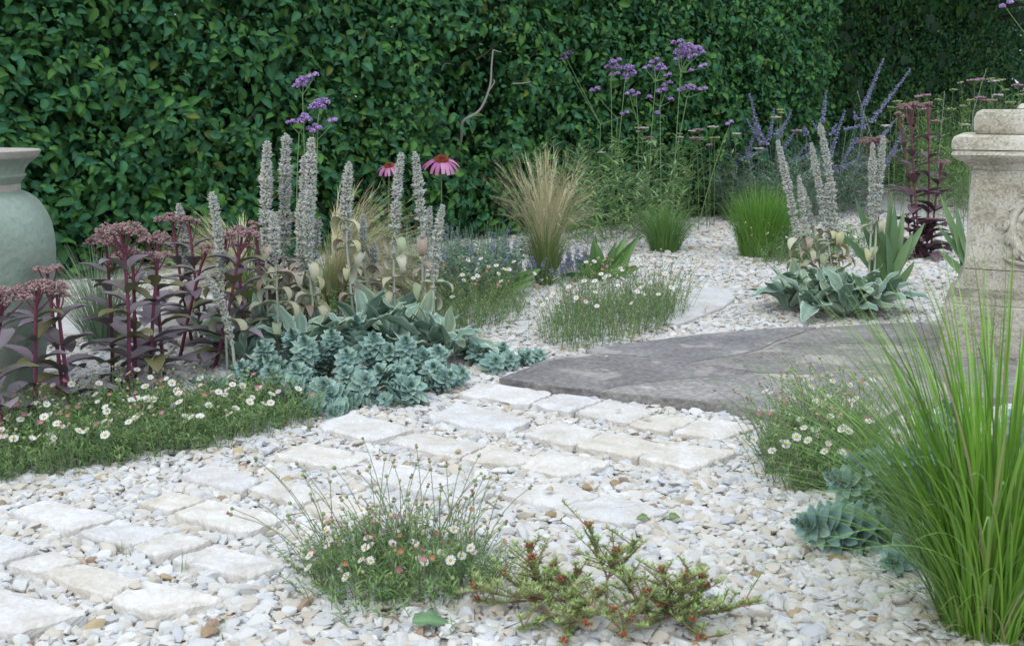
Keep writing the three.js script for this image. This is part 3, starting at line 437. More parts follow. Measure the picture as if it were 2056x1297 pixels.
function erigeron(label, poly, o) {
  const r = rngOf(o.seed), P = poly.map(([x, y]) => gnd(x, y)), c0 = mid(P), t = thing('daisy_mat', label, 'daisies', c0.clone().setY(0), 'mats of small daisies');
  const s = new Soup(), buds = new Soup(), tones = o.tones ?? [lin(0.148, 0.279, 0.07), lin(0.197, 0.328, 0.09), lin(0.115, 0.23, 0.066), lin(0.246, 0.344, 0.123)];
  const lean = (p) => V(p.x - c0.x, 0, p.z - c0.z).multiplyScalar(o.lean ?? 0.5).add(V(r.sym(0.6), 0, r.sym(0.6)));
  for (let k = 0; k < o.stems; k++) {
    const far = r() < 0.12 ? 0.075 : 0.025, p = scatter(P, r).add(V(r.sym(far), 0, r.sym(far))), L = o.h * r.in(0.45, 1.15) * (r() < 0.1 ? 1.35 : 1) * (0.85 + 0.55 * noise2(p.x * 9 + o.seed, p.z * 9)), d = lean(p), e = p.clone().addScaledVector(d, L * 0.9).add(V(0, L, 0)), pts = arc(p, e, p.clone().lerp(e, 0.5).add(V(0, L * 0.25, 0)), 4), c = vary(r.pick(tones), r, 0.2);
    s.tube(pts, 0.0008, 0.0005, c, 3);
    const n = o.leaves ?? 9; for (let q = 0; q < n; q++) { const f = (q + r()) / n, a = r() * 6.28, dir = V(Math.cos(a), r.in(0.1, 1.1), Math.sin(a)).normalize(); s.kite(along(pts, f), dir, UPV, r.in(0.008, 0.022), r.in(0.0018, 0.0036), c); }
  }
  const flower = (head, nor, rad, geo, m, cm) => { const f = put('daisy', geo, m, t, basis(head, V(nor.z, 0.1, -nor.x), nor, rad).multiply(new THREE.Matrix4().makeRotationX(Math.PI / 2))); put('flower_centre', domeGeo, cm, f, basis(head.clone().addScaledVector(nor, rad * 0.08), V(nor.z, 0.1, -nor.x), nor, rad * 0.36, rad * 0.36, rad * 0.22).multiply(new THREE.Matrix4().makeRotationX(Math.PI / 2))); };
  const stalk = (p, L, spread = 1) => { const d = lean(p).multiplyScalar(spread), e = p.clone().addScaledVector(d, L * 0.7).add(V(0, L, 0)); const pts = arc(p, e, p.clone().lerp(e, 0.5).add(V(d.x * L * -0.15, L * 0.22, d.z * L * -0.15)), 5); s.tube(pts, 0.0009, 0.0006, vary(lin(0.2, 0.27, 0.11), r), 3); for (let q = 0; q < 3; q++) { const a = r() * 6.28; s.kite(along(pts, r.in(0.2, 0.75)), V(Math.cos(a), 0.8, Math.sin(a)).normalize(), UPV, r.in(0.007, 0.014), 0.002, vary(tones[1], r)); } return [e, slope(pts, 1)]; };
  for (let k = 0; k < o.daisies; k++) {
    const [e, d] = stalk(scatter(P, r), o.h * r.in(0.85, 1.55)), kind = r(), nor = d.clone().add(V(r.sym(0.5), 0.5, r.in(0, 0.8))).normalize(), rad = r.in(0.0078, 0.0098) * (o.size ?? 1);
    if (kind < 0.62) flower(e, nor, rad, DAISY.open, PM.white, PM.yellow); else if (kind < 0.78) flower(e, nor, rad * 0.95, DAISY.half, r() < 0.6 ? PM.white : PM.blush, PM.dull); else if (kind < 0.9) flower(e, nor, rad * 0.8, DAISY.half, PM.rust, PM.dull); else flower(e, nor, rad * 0.85, DAISY.half, PM.pink, PM.dull);
  }
  for (let k = 0; k < (o.pinks ?? 0); k++) { const [e, d] = stalk(scatter(P, r), o.h * r.in(1.1, o.tall ?? 1.7), o.spread ?? 1); flower(e, d.clone().add(V(r.sym(0.3), 0.3, r.sym(0.3))).normalize(), r.in(0.0062, 0.0078) * (o.size ?? 1), DAISY.shut, r() < 0.45 ? PM.blush : PM.pink, PM.dull); buds.geo(beadS, basis(e, d, V(1, 0, 0), 0.0032, 0.0032), lin(0.2, 0.26, 0.09)); }
  for (let k = 0; k < (o.buds ?? 0); k++) { const [e, d] = stalk(scatter(P, r), o.h * r.in(0.9, o.tall ?? 1.6), o.spread ?? 1); buds.geo(beadS, basis(e, d, V(1, 0, 0), r.in(0.0025, 0.0038)), vary(r() < 0.7 ? lin(0.22, 0.28, 0.11) : lin(0.42, 0.33, 0.22), r, 0.2)); }
  s.build('foliage', green, t, 'stuff'); buds.build('flower_buds', matte, t, 'stuff'); return t;
}
erigeron('sprawling mat of white daisies in front of the burgundy stonecrops', [[-90, 985], [0, 972], [130, 958], [280, 928], [420, 903], [560, 868], [632, 842], [560, 806], [420, 812], [250, 815], [90, 835], [-90, 860]], { seed: 201, h: 0.062, stems: 2900, daisies: 150, pinks: 18, buds: 170, lean: 0.2 });
erigeron('bushy tuft of daisies with pink buds at the front of the gravel', [[612, 1165], [680, 1222], [800, 1232], [930, 1208], [1005, 1165], [960, 1120], [800, 1095], [660, 1115]], { seed: 202, h: 0.052, stems: 560, leaves: 7, daisies: 64, pinks: 50, buds: 80, lean: 3.6, tall: 3.0, size: 0.82, spread: 1.25 });
erigeron('airy daisy clump behind the green grass beside the flagstones', [[1535, 955], [1600, 995], [1700, 990], [1770, 950], [1750, 880], [1640, 855], [1550, 890]], { seed: 203, h: 0.085, stems: 800, daisies: 70, size: 0.9, pinks: 50, buds: 90, lean: 2.0, tall: 2.2, spread: 1.3 });
erigeron('low mat of daisies against the back edge of the flagstones', [[1090, 690], [1150, 712], [1260, 692], [1340, 660], [1385, 628], [1330, 605], [1200, 615], [1110, 645]], { seed: 204, h: 0.125, stems: 720, leaves: 8, daisies: 70, pinks: 22, buds: 110, lean: 0.5 });
erigeron('green mat of daisies behind the woolly grey spikes', [[800, 640], [880, 686], [960, 676], [1030, 650], [1060, 622], [980, 592], [850, 600]], { seed: 205, h: 0.12, stems: 700, leaves: 8, daisies: 50, pinks: 14, buds: 60, lean: 0.4 });
erigeron('small pink-tinged daisy clump at the foot of the far woolly spikes', [[1495, 522], [1560, 540], [1650, 520], [1620, 500], [1540, 498]], { seed: 206, h: 0.12, stems: 420, leaves: 8, daisies: 16, pinks: 14, buds: 24, lean: 0.6 });

// burgundy stonecrops
function sedum(label, stems, seed, opt = {}) {
  const r = rngOf(seed), bases = stems.map((s) => gnd(s[0], s[1])), t = thing('burgundy_stonecrop', label, 'stonecrop', mid(bases).setY(0), 'burgundy stonecrops');
  const stemC = lin(0.17, 0.045, 0.08), lc = opt.leaf ?? [lin(0.176, 0.14, 0.163), lin(0.22, 0.185, 0.206), lin(0.14, 0.12, 0.12), lin(0.149, 0.149, 0.062), lin(0.176, 0.146, 0.167)], mats = lc.map((c) => mat({ color: c, roughness: 0.55 }));
  stems.forEach((sd, q) => {
    const g = part('flowering_stem', t), b = bases[q], top = atZ(sd[2], sd[3], b.z + r.sym(0.04)), HR = sd[4] / (F / -b.z), pts = arc(b, top, b.clone().lerp(top, 0.5).add(V(r.sym(0.015), 0, r.sym(0.02))), 8), tw = r() * 3, H0 = top.y;
    const s = new Soup(), hd = new Soup(); const neck = along(pts, 0.8);
    s.tube([0, 0.2, 0.4, 0.6, 0.8].map((f) => along(pts, f)), 0.0052, 0.004, stemC, 7);
    const pairs = sd[5] ?? Math.round(H0 / 0.066);
    for (let k = 0; k < pairs; k++) {
      const f = lerp(sd[6] ?? 0.1, 0.76, k / Math.max(1, pairs - 1)), p = along(pts, f), sz = (opt.size ?? 1) * lerp(0.122, 0.06, f) * r.in(0.8, 1.15);
      for (let e = 0; e < 2; e++) { const a = tw + k * 1.571 + e * 3.1416 + r.sym(0.3), rise = lerp(0.35, 0.95, f) + r.sym(0.3), d = V(Math.cos(a), rise, Math.sin(a)).normalize(); put('leaf', r.pick(G.sedum), mats[Math.floor(r() * mats.length)], g, basis(p, d, UPV, sz * r.in(0.9, 1.15), sz, sz)); }
    }
    // flat-topped flower head: branches that end in domes of buds
    const n = Math.max(3, Math.round(HR * HR * 2300)), budC = [lin(0.248, 0.152, 0.152), lin(0.288, 0.184, 0.18), lin(0.2, 0.116, 0.12), lin(0.328, 0.232, 0.212)];
    for (let k = 0; k < n; k++) {
      const a = k * 2.4 + tw, q2 = Math.sqrt((k + 0.5) / n) * HR * 0.82, c = top.clone().add(V(Math.cos(a) * q2, -q2 * q2 / HR * 0.35 + r.sym(0.006), Math.sin(a) * q2)), from = along(pts, lerp(0.92, 0.8, q2 / HR) + r.sym(0.03));
      s.tube(arc(from, c, from.clone().lerp(c, 0.5).add(V(c.x - top.x, 0, c.z - top.z).multiplyScalar(0.25)), 4), 0.0024, 0.0015, stemC, 5, lin(0.2, 0.07, 0.09));
      const R0 = HR * r.in(0.36, 0.5);
      for (let m = 0; m < 70; m++) { const x = r() * 6.28, y = Math.acos(r() * 0.95), d = V(Math.sin(y) * Math.cos(x), Math.cos(y) * 0.75, Math.sin(y) * Math.sin(x)), bp = c.clone().addScaledVector(d, R0 * r.in(0.75, 1.05)); hd.geo(bead, basis(bp, d, V(r.sym(1), 0.3, 1), r.in(0.0021, 0.0032), r.in(0.003, 0.0042)), vary(r.pick(budC), r, 0.15)); if (m % 4 === 0) hd.tube([c.clone().addScaledVector(d, R0 * 0.1), bp], 0.0009, 0.0007, lin(0.16, 0.08, 0.085), 3); }
    }
    s.tube([along(pts, 0.78), along(pts, 0.9), top.clone().add(V(0, -0.004, 0))], 0.0042, 0.003, stemC, 6);
    s.build('stem', matte, g); hd.build('flower_head', matte, g);
  });
  return t;
}
sedum('burgundy stonecrop with magenta stems in front of the green urn', [[-30, 880, 10, 590, 52], [70, 845, 72, 578, 46], [130, 815, 92, 540, 26, 5], [140, 825, 112, 588, 26], [10, 900, -40, 600, 46]], 301);
sedum('largest burgundy stonecrop, standing beside the leftmost woolly spike', [[255, 800, 243, 462, 50], [225, 760, 212, 485, 36], [330, 760, 312, 478, 38], [300, 785, 318, 510, 30, 6], [270, 780, 265, 510, 34, 5]], 302);
sedum('burgundy stonecrop with a rounded head behind the second woolly spike', [[430, 740, 486, 468, 38], [455, 735, 452, 470, 24], [500, 720, 478, 490, 26]], 303);
sedum('burgundy stonecrop half hidden behind the leftmost woolly spike', [[385, 690, 345, 440, 30], [405, 690, 378, 440, 20], [360, 720, 412, 500, 20]], 304);
sedum('burgundy stonecrop seen between the tall central woolly spikes', [[548, 680, 566, 440, 22], [560, 680, 535, 445, 18], [540, 690, 510, 450, 16]], 305);
sedum('tall burgundy stonecrop behind the far iris', [[1850, 520, 1830, 212, 24, 9, 0.05], [1862, 515, 1864, 208, 12, 7, 0.05], [1845, 510, 1806, 230, 13, 7, 0.05], [1870, 515, 1892, 325, 18, 6, 0.05], [1840, 520, 1822, 430, 8, 5, 0.05], [1860, 520, 1870, 440, 8, 5, 0.05]], 306, { leaf: [lin(0.1, 0.05, 0.07), lin(0.12, 0.075, 0.09), lin(0.09, 0.06, 0.06)], size: 1.2 });
sedum('small burgundy stonecrop head behind the pair of far woolly spikes', [[1752, 470, 1748, 283, 22, 4, 0.2], [1762, 470, 1768, 280, 16, 3, 0.2]], 307);

// woolly grey spikes (lamb's ear)
function woolly(label, seed, rosettes, spikes, opt = {}) {
  const r = rngOf(seed), C = mid(rosettes.map((p) => gnd(p[0], p[1]))), t = thing('lambs_ear', label, 'lambs ear', C.clone().setY(0), 'woolly grey plants');
  const lm = [lin(0.176, 0.264, 0.204), lin(0.208, 0.296, 0.232), lin(0.16, 0.252, 0.204), lin(0.216, 0.292, 0.2)].map((c) => mat({ color: c, roughness: 1 }));
  for (const [x, y, n, sz, tilt] of rosettes) { const p = gnd(x, y), a0 = r() * 6; for (let k = 0; k < n; k++) { const a = a0 + k * 2.4, el = lerp(0.45, 1.4, k / n) + r.sym(0.22) + (tilt ?? 0), d = V(Math.cos(a) * Math.cos(el), Math.sin(el), Math.sin(a) * Math.cos(el)), L = sz * r.in(0.8, 1.15) * lerp(1.05, 0.75, k / n), b = p.clone().add(V(Math.cos(a) * 0.012, r.in(0.01, 0.05), Math.sin(a) * 0.012)); put('leaf', r.pick(G.lamb), r.pick(lm), t, basis(b, d, UPV.clone().add(V(r.sym(0.4), 0, r.sym(0.4))), L * r.in(0.9, 1.15), L, L)); } }
  const grey = lin(0.36, 0.375, 0.33), gold = [lin(0.44, 0.424, 0.24), lin(0.416, 0.4, 0.288), lin(0.32, 0.376, 0.24), lin(0.352, 0.28, 0.224), lin(0.464, 0.464, 0.36)], dm = gold.map((c) => mat({ color: c, roughness: 1 }));
  const flor = [lin(0.41, 0.433, 0.38), lin(0.471, 0.486, 0.441), lin(0.35, 0.38, 0.319), lin(0.41, 0.395, 0.433), lin(0.471, 0.464, 0.395), lin(0.426, 0.448, 0.372)];
  for (const [bx, by, tx, ty, head = 0.55, rad = 0.0185, dry = 4] of spikes) {
    const g = part('flower_spike', t), b = gnd(bx, by), top = atZ(tx, ty, b.z + r.sym(0.05)), pts = arc(b, top, b.clone().lerp(top, 0.55).add(V(r.sym(0.04), 0, r.sym(0.04))), 14), len = top.y, s = new Soup(), h = new Soup();
    s.tube(pts, 0.0042, 0.003, lin(0.42, 0.45, 0.37), 6);
    let f = 1, gap = 0.0095 / len, k = 0; const end = 1 - head;
    while (f > end - 0.12) {
      const near = (1 - f) / head, low = f < end, p = along(pts, f), d = slope(pts, f), R = rad * (low ? 0.72 : (k ? 1 : 0.6) * lerp(0.72, 1, smooth(0, 0.4, near)) * (k % 2 ? 0.84 : 1.08) * r.in(0.82, 1.14)), u = V(1, 0, 0).addScaledVector(d, -d.x).normalize(), w = d.clone().cross(u), n = low ? 12 : 17;
      for (let q = 0; q < n; q++) { const a = q / n * 6.283 + k * 0.7 + r.sym(0.2), o = u.clone().multiplyScalar(Math.cos(a)).addScaledVector(w, Math.sin(a)), rise = r.in(-0.2, 1.3), dir = o.clone().addScaledVector(d, rise), L = R * r.in(0.5, 0.72); h.geo(octa, basis(p.clone().addScaledVector(o, R * 0.55).addScaledVector(d, r.sym(0.006)), dir, d, L * r.in(0.3, 0.42), L * 0.9, L * 0.36), vary(r.pick(flor), r, 0.16)); if (r() < 0.55) h.geo(octa, basis(p.clone().addScaledVector(o, R * r.in(0.6, 0.95)).addScaledVector(d, r.sym(0.007)), o.clone().addScaledVector(d, r.in(-0.6, 1.2)), d, L * 0.12, L * r.in(0.5, 0.95), L * 0.12), vary(flor[1], r, 0.12)); if (r() < 0.3) h.geo(octa, basis(p.clone().addScaledVector(o, R * 0.3).addScaledVector(d, 0.004), d.clone().addScaledVector(o, 0.4), o, L * 0.3, L * 0.8, L * 0.3), vary(r.pick(flor), r, 0.16)); }
      f -= gap * (low ? r.in(2.8, 4.2) : lerp(0.75, 2.1, near * near) * (r() < 0.15 ? 1.7 : 1)); k++;
    }
    for (let q = 0; q < dry; q++) { const fl = lerp(end - 0.02, 0.16, (q + 0.3) / dry) + r.sym(0.03), a0 = r() * 3; for (let e = 0; e < 2; e++) { const a = a0 + e * 3.14; put('withered_leaf', r.pick(G.dry), r.pick(dm), g, basis(along(pts, clamp(fl, 0.08, 0.9)), V(Math.cos(a), r.in(-0.1, 0.45), Math.sin(a)), UPV, r.in(0.052, 0.085))); } }
    s.build('stem', felt, g); h.build('whorls', felt, g);
  }
  return t;
}
woolly('large clump of woolly grey spikes and felted leaves in the middle', 401,
  [[450, 716, 12, 0.14], [490, 736, 10, 0.13], [545, 701, 12, 0.145], [600, 721, 11, 0.15], [650, 701, 11, 0.15], [700, 721, 11, 0.15], [735, 696, 13, 0.16], [790, 711, 12, 0.155], [830, 701, 12, 0.155], [880, 721, 12, 0.155], [905, 731, 10, 0.14, -0.2], [770, 676, 9, 0.16, 0.2], [850, 721, 10, 0.15]],
  [[395, 690, 358, 413, 0.6, 0.0165], [455, 745, 425, 390, 0.5, 0.0165, 2], [470, 770, 412, 550, 0.62, 0.012, 0], [540, 700, 536, 288, 0.5, 0.02], [565, 690, 574, 272, 0.58, 0.02], [600, 700, 624, 280, 0.62, 0.019], [590, 700, 609, 318, 0.5, 0.018], [620, 700, 605, 392, 0.48, 0.018], [640, 705, 620, 386, 0.42, 0.0175], [640, 690, 640, 440, 0.4, 0.016], [720, 690, 700, 328, 0.3, 0.0185, 4], [712, 680, 692, 377, 0.38, 0.0155, 4], [750, 670, 728, 434, 0.3, 0.0155], [742, 660, 750, 490, 0.35, 0.018, 2], [795, 690, 805, 311, 0.42, 0.0175, 4], [845, 680, 833, 309, 0.42, 0.017, 3], [858, 670, 863, 418, 0.42, 0.0155, 2], [875, 690, 888, 416, 0.5, 0.0165, 2], [560, 720, 548, 430, 0.35, 0.016, 4]]);
woolly('woolly grey plant with tall pale spikes beside the far iris', 402,
  [[1585, 628, 12, 0.16, -0.1], [1630, 637, 13, 0.155], [1670, 630, 14, 0.165], [1700, 642, 13, 0.155], [1745, 634, 13, 0.16], [1768, 626, 11, 0.15, -0.1], [1655, 612, 11, 0.165, 0.2], [1715, 618, 12, 0.16], [1610, 615, 10, 0.16]],
  [[1625, 600, 1563, 286, 0.62, 0.0165], [1650, 600, 1605, 355, 0.5, 0.0145], [1655, 590, 1613, 375, 0.4, 0.012], [1680, 600, 1630, 290, 0.55, 0.0155], [1690, 600, 1647, 250, 0.62, 0.016], [1672, 600, 1660, 372, 0.5, 0.014], [1742, 600, 1753, 290, 0.5, 0.0155, 2], [1755, 600, 1775, 277, 0.48, 0.0155, 2]]);

// blue-green trailing spurges
function spurge(label, seed, stems, opt = {}) {
  const r = rngOf(seed), C = mid(stems.map((s) => gnd(s[0], s[1]))), t = thing('trailing_spurge', label, 'spurge', C.clone().setY(0), 'blue-green trailing spurges');
  const tones = [lin(0.2, 0.335, 0.3), lin(0.24, 0.375, 0.335), lin(0.175, 0.3, 0.275), lin(0.255, 0.385, 0.32)], ms = tones.map((c) => mat({ color: c, roughness: 0.78 })), rest = new Soup(); let made = 0;
  for (let [bx, by, tx, ty, th, n = 42, L0 = 0.028, front = 1] of stems) {
    n = Math.round(n * (opt.more ?? 1)); L0 *= opt.size ?? 1;
    const b = gnd(bx, by), tip = atH(tx, ty, th), face = opt.face ?? V(0, 0.55, 1), pts = arc(b, tip, tip.clone().addScaledVector(face.clone().normalize(), -Math.min(0.07, b.distanceTo(tip) * 0.45)).lerp(b, 0.25).add(V(0, 0.004, 0)), 12), g = part('leafy_stem', t), s = new Soup();
    s.tube(pts, 0.0042, 0.003, lin(0.24, 0.28, 0.17), 6); s.build('stem', matte, g);
    for (let k = 0; k < n; k++) {
      const q = k / (n - 1), f = lerp(0.04, 1, Math.pow(q, 0.8)), p = along(pts, f), d = slope(pts, f).lerp(face.clone().normalize(), smooth(0.6, 1, f) * 0.55).normalize(), a = k * 2.3999 + 0.3, u = V(1, 0.2, 0.1).addScaledVector(d, -d.dot(V(1, 0.2, 0.1))).normalize(), w = d.clone().cross(u), o = u.multiplyScalar(Math.cos(a)).addScaledVector(w, Math.sin(a));
      const tight = smooth(0.45, 1, q), el = lerp(0.12, 1.3, tight * tight) + r.sym(0.1), dir = o.multiplyScalar(Math.cos(el)).addScaledVector(d, Math.sin(el)), L = L0 * lerp(1.05, 0.32, Math.pow(tight, 1.3)) * r.in(0.88, 1.12), M4 = basis(p.addScaledVector(d, tight * 0.006), dir, d.clone().addScaledVector(dir, -0.2), L, L, L);
      if (p.y < 0.004) continue;
      const sg = r.pick(G.spurge); if (front && made < 300) { put('leaf', sg, r.pick(ms), g, M4); made++; } else rest.geo(sg, M4, vary(r.pick(tones), r, 0.12));
    }
  }
  rest.build('foliage', waxy, t, 'stuff'); return t;
}
spurge('blue-green trailing spurge with a large open rosette beside the pale setts', 501, [
  [790, 815, 825, 775, 0.055, 34, 0.052], [700, 800, 735, 762, 0.065, 36, 0.042], [760, 770, 782, 700, 0.1, 38, 0.04], [820, 760, 850, 710, 0.085, 36, 0.038], [690, 770, 695, 705, 0.11, 34, 0.034], [840, 790, 905, 752, 0.06, 40, 0.032], [760, 820, 700, 812, 0.02, 26, 0.03, 1], [770, 800, 770, 800, 0.04, 18, 0.022, 1],
  [800, 800, 760, 740, 0.08, 36, 0.038, 0], [870, 780, 870, 735, 0.07, 36, 0.036, 0], [640, 810, 650, 770, 0.07, 40, 0.036, 0], [560, 775, 520, 690, 0.12, 46, 0.034, 0], [600, 770, 610, 680, 0.14, 46, 0.036, 0], [660, 760, 665, 665, 0.14, 46, 0.036, 0], [740, 760, 750, 670, 0.14, 44, 0.036, 0], [800, 755, 815, 680, 0.13, 44, 0.036, 0], [860, 760, 880, 700, 0.1, 42, 0.034, 0], [540, 790, 480, 730, 0.09, 46, 0.032, 0], [620, 800, 590, 735, 0.1, 44, 0.034, 0], [740, 800, 690, 745, 0.08, 38, 0.036, 0], [820, 800, 800, 745, 0.07, 36, 0.036, 0], [880, 770, 930, 745, 0.06, 36, 0.032, 0], [600, 800, 580, 770, 0.07, 40, 0.034, 0], [700, 815, 660, 790, 0.05, 40, 0.034, 0], [780, 780, 820, 730, 0.08, 36, 0.034, 0], [560, 790, 540, 745, 0.08, 44, 0.036, 0], [700, 740, 715, 640, 0.13, 52, 0.042, 0], [590, 760, 585, 665, 0.13, 52, 0.036, 0], [620, 790, 530, 715, 0.11, 46, 0.032, 0], [640, 780, 510, 770, 0.06, 52, 0.032, 0], [690, 790, 560, 790, 0.055, 56, 0.034, 0], [720, 800, 610, 815, 0.04, 54, 0.034, 0], [730, 810, 660, 828, 0.03, 44, 0.032, 0], [640, 760, 640, 690, 0.11, 44, 0.034, 0], [560, 740, 460, 740, 0.07, 40, 0.028, 0], [540, 760, 420, 775, 0.05, 40, 0.026, 0], [500, 770, 380, 765, 0.05, 36, 0.026, 0]], { more: 2.0, size: 0.98 });
spurge('small blue-green spurge between the flagstones and the woolly leaves', 502, [[960, 735, 960, 700, 0.06, 34, 0.03], [985, 745, 995, 722, 0.05, 32, 0.03], [1010, 740, 1025, 718, 0.045, 34, 0.028], [1040, 735, 1060, 712, 0.04, 30, 0.027], [1000, 725, 1010, 695, 0.05, 32, 0.027], [1070, 728, 1085, 710, 0.035, 26, 0.024], [940, 725, 940, 688, 0.06, 32, 0.03]], { face: V(0.2, 0.9, 0.8), more: 1.6, size: 1.15 });
spurge('blue-green trailing spurge under the tall green grass', 503, [[1830, 1090, 1605, 1050, 0.06, 62, 0.05], [1860, 1050, 1665, 955, 0.1, 60, 0.044], [1850, 1010, 1700, 925, 0.12, 56, 0.042], [1880, 990, 1740, 920, 0.14, 54, 0.04], [1900, 1010, 1790, 905, 0.15, 50, 0.04], [1900, 960, 1850, 830, 0.16, 46, 0.036, 0], [1930, 960, 1900, 810, 0.17, 46, 0.036, 0], [1990, 960, 2040, 830, 0.16, 44, 0.036, 0], [1850, 1110, 1790, 1130, 0.03, 38, 0.04, 1]], { face: V(-0.7, 0.4, 0.5), more: 1.5 });

// grasses
function bladeAt(r, b, az, L, tipDrop, lean) { const d = V(Math.cos(az), 0, Math.sin(az)), e = b.clone().addScaledVector(d, Math.sin(lean) * L).add(V(0, Math.max(0.01, Math.cos(lean) * L - tipDrop), 0)), m = b.clone().addScaledVector(d, Math.sin(lean) * L * 0.28).add(V(0, Math.cos(lean) * L * 0.62, 0)); return arc(b, e, m, 7); }
function grass(label, name, seed, foot, o) {
  const r = rngOf(seed), C = gnd(...foot), t = thing(name, label, 'grass', C.clone().setY(0), o.group), s = new Soup(), fl = new Soup();
  for (let k = 0; k < o.n; k++) {
    const az = r() * 6.283, q = Math.sqrt(r()), b = C.clone().add(V(Math.cos(az) * q * o.r, 0, Math.sin(az) * q * o.r)), lean = q * o.lean + r.sym(0.12), L = o.L * r.in(0.55, 1.05), pts = bladeAt(r, b, az + r.sym(0.5), L, L * o.drop * r() * q, Math.abs(lean)), c = vary(r.pick(o.c0), r, 0.15), c1 = vary(r.pick(o.c1 ?? o.c0), r, 0.15);
    s.ribbon(pts, (x) => o.w * (1 - 0.85 * x * x) * (0.6 + 0.4 * Math.min(1, x * 6)), V(-Math.sin(az + r.sym(1)), 0, Math.cos(az)), c, c1);
  }
  for (let k = 0; k < (o.plumes ?? 0); k++) {
    const az = o.wind ? o.wind + r.sym(1.3) : r() * 6.283, q = Math.sqrt(r()), b = C.clone().add(V(Math.cos(az) * q * o.r, o.L * 0.25, Math.sin(az) * q * o.r)), lean = q * o.plumeLean + r.sym(0.1) + (o.wind ? 0.25 : 0), L = o.plumeL * r.in(0.6, 1.05), pts = bladeAt(r, b, az, L, L * o.plumeDrop * r() * q, Math.abs(lean)), c = vary(r.pick(o.pc), r, 0.15);
    fl.ribbon(pts, (x) => 0.0015 * (1 - 0.5 * x), V(-Math.sin(az), 0, Math.cos(az)), c, c);
    for (let m = 0; m < 9; m++) { const x = r.in(0.5, 1), d = slope(pts, x).add(V(r.sym(0.25), r.sym(0.25), r.sym(0.25))).normalize(), p = along(pts, x); fl.ribbon([p, p.clone().addScaledVector(d, 0.03), p.clone().addScaledVector(d, 0.06).add(V(0, -0.004, 0))], (y) => 0.0011 * (1.2 - y), V(d.z, 0, -d.x), c, c); }
  }
  s.build('blades', green, t, 'stuff'); fl.build('plumes', matte, t, 'stuff'); return t;
}
const straw = [lin(0.493, 0.493, 0.28), lin(0.506, 0.446, 0.271), lin(0.559, 0.498, 0.332), lin(0.419, 0.375, 0.218), lin(0.48, 0.446, 0.288)], lime = [lin(0.162, 0.255, 0.06), lin(0.204, 0.297, 0.076), lin(0.128, 0.212, 0.051)];
grass('blond feathery grass tuft standing alone by the hedge', 'feather_grass', 601, [1095, 572], { n: 900, r: 0.035, L: 0.33, lean: 0.42, drop: 0.35, w: 0.0018, c0: lime, c1: [...lime, lin(0.3, 0.34, 0.14)], plumes: 300, plumeL: 0.48, plumeLean: 0.52, plumeDrop: 0.5, pc: straw, group: 'feathery blond grasses' });
grass('blond feathery grass drooping behind the right of the central woolly spikes', 'feather_grass', 602, [668, 622], { n: 800, r: 0.04, L: 0.28, lean: 0.5, drop: 0.35, w: 0.0016, c0: lime, c1: straw, plumes: 620, plumeL: 0.42, plumeLean: 0.95, plumeDrop: 0.9, wind: -0.4, pc: straw, group: 'feathery blond grasses' });
grass('green and blond feathery grass between the burgundy stonecrops and the spikes', 'feather_grass', 603, [500, 640], { n: 800, r: 0.04, L: 0.27, lean: 0.55, drop: 0.35, w: 0.0016, c0: lime, plumes: 340, plumeL: 0.36, plumeLean: 1.0, plumeDrop: 0.7, wind: 3.3, pc: straw, group: 'feathery blond grasses' });
grass('blue-green grass tuft beside the urn', 'blue_grass', 604, [205, 690], { n: 520, r: 0.045, L: 0.34, lean: 0.75, drop: 0.25, w: 0.0019, c0: [lin(0.14, 0.24, 0.15), lin(0.18, 0.28, 0.18), lin(0.11, 0.2, 0.13)], c1: [lin(0.16, 0.26, 0.15), lin(0.35, 0.34, 0.2)] });
grass('small green grass tuft on the far gravel below the verbena', 'green_tuft', 605, [1335, 505], { n: 700, r: 0.07, L: 0.28, lean: 0.65, drop: 0.3, w: 0.003, c0: [lin(0.11, 0.24, 0.055), lin(0.15, 0.29, 0.07)], group: 'green grass tufts' });
grass('dense bright green grass tuft left of the far woolly spikes', 'green_tuft', 606, [1528, 516], { n: 1300, r: 0.1, L: 0.37, lean: 0.42, drop: 0.25, w: 0.003, c0: [lin(0.13, 0.3, 0.03), lin(0.17, 0.36, 0.05), lin(0.1, 0.24, 0.025)], group: 'green grass tufts' });
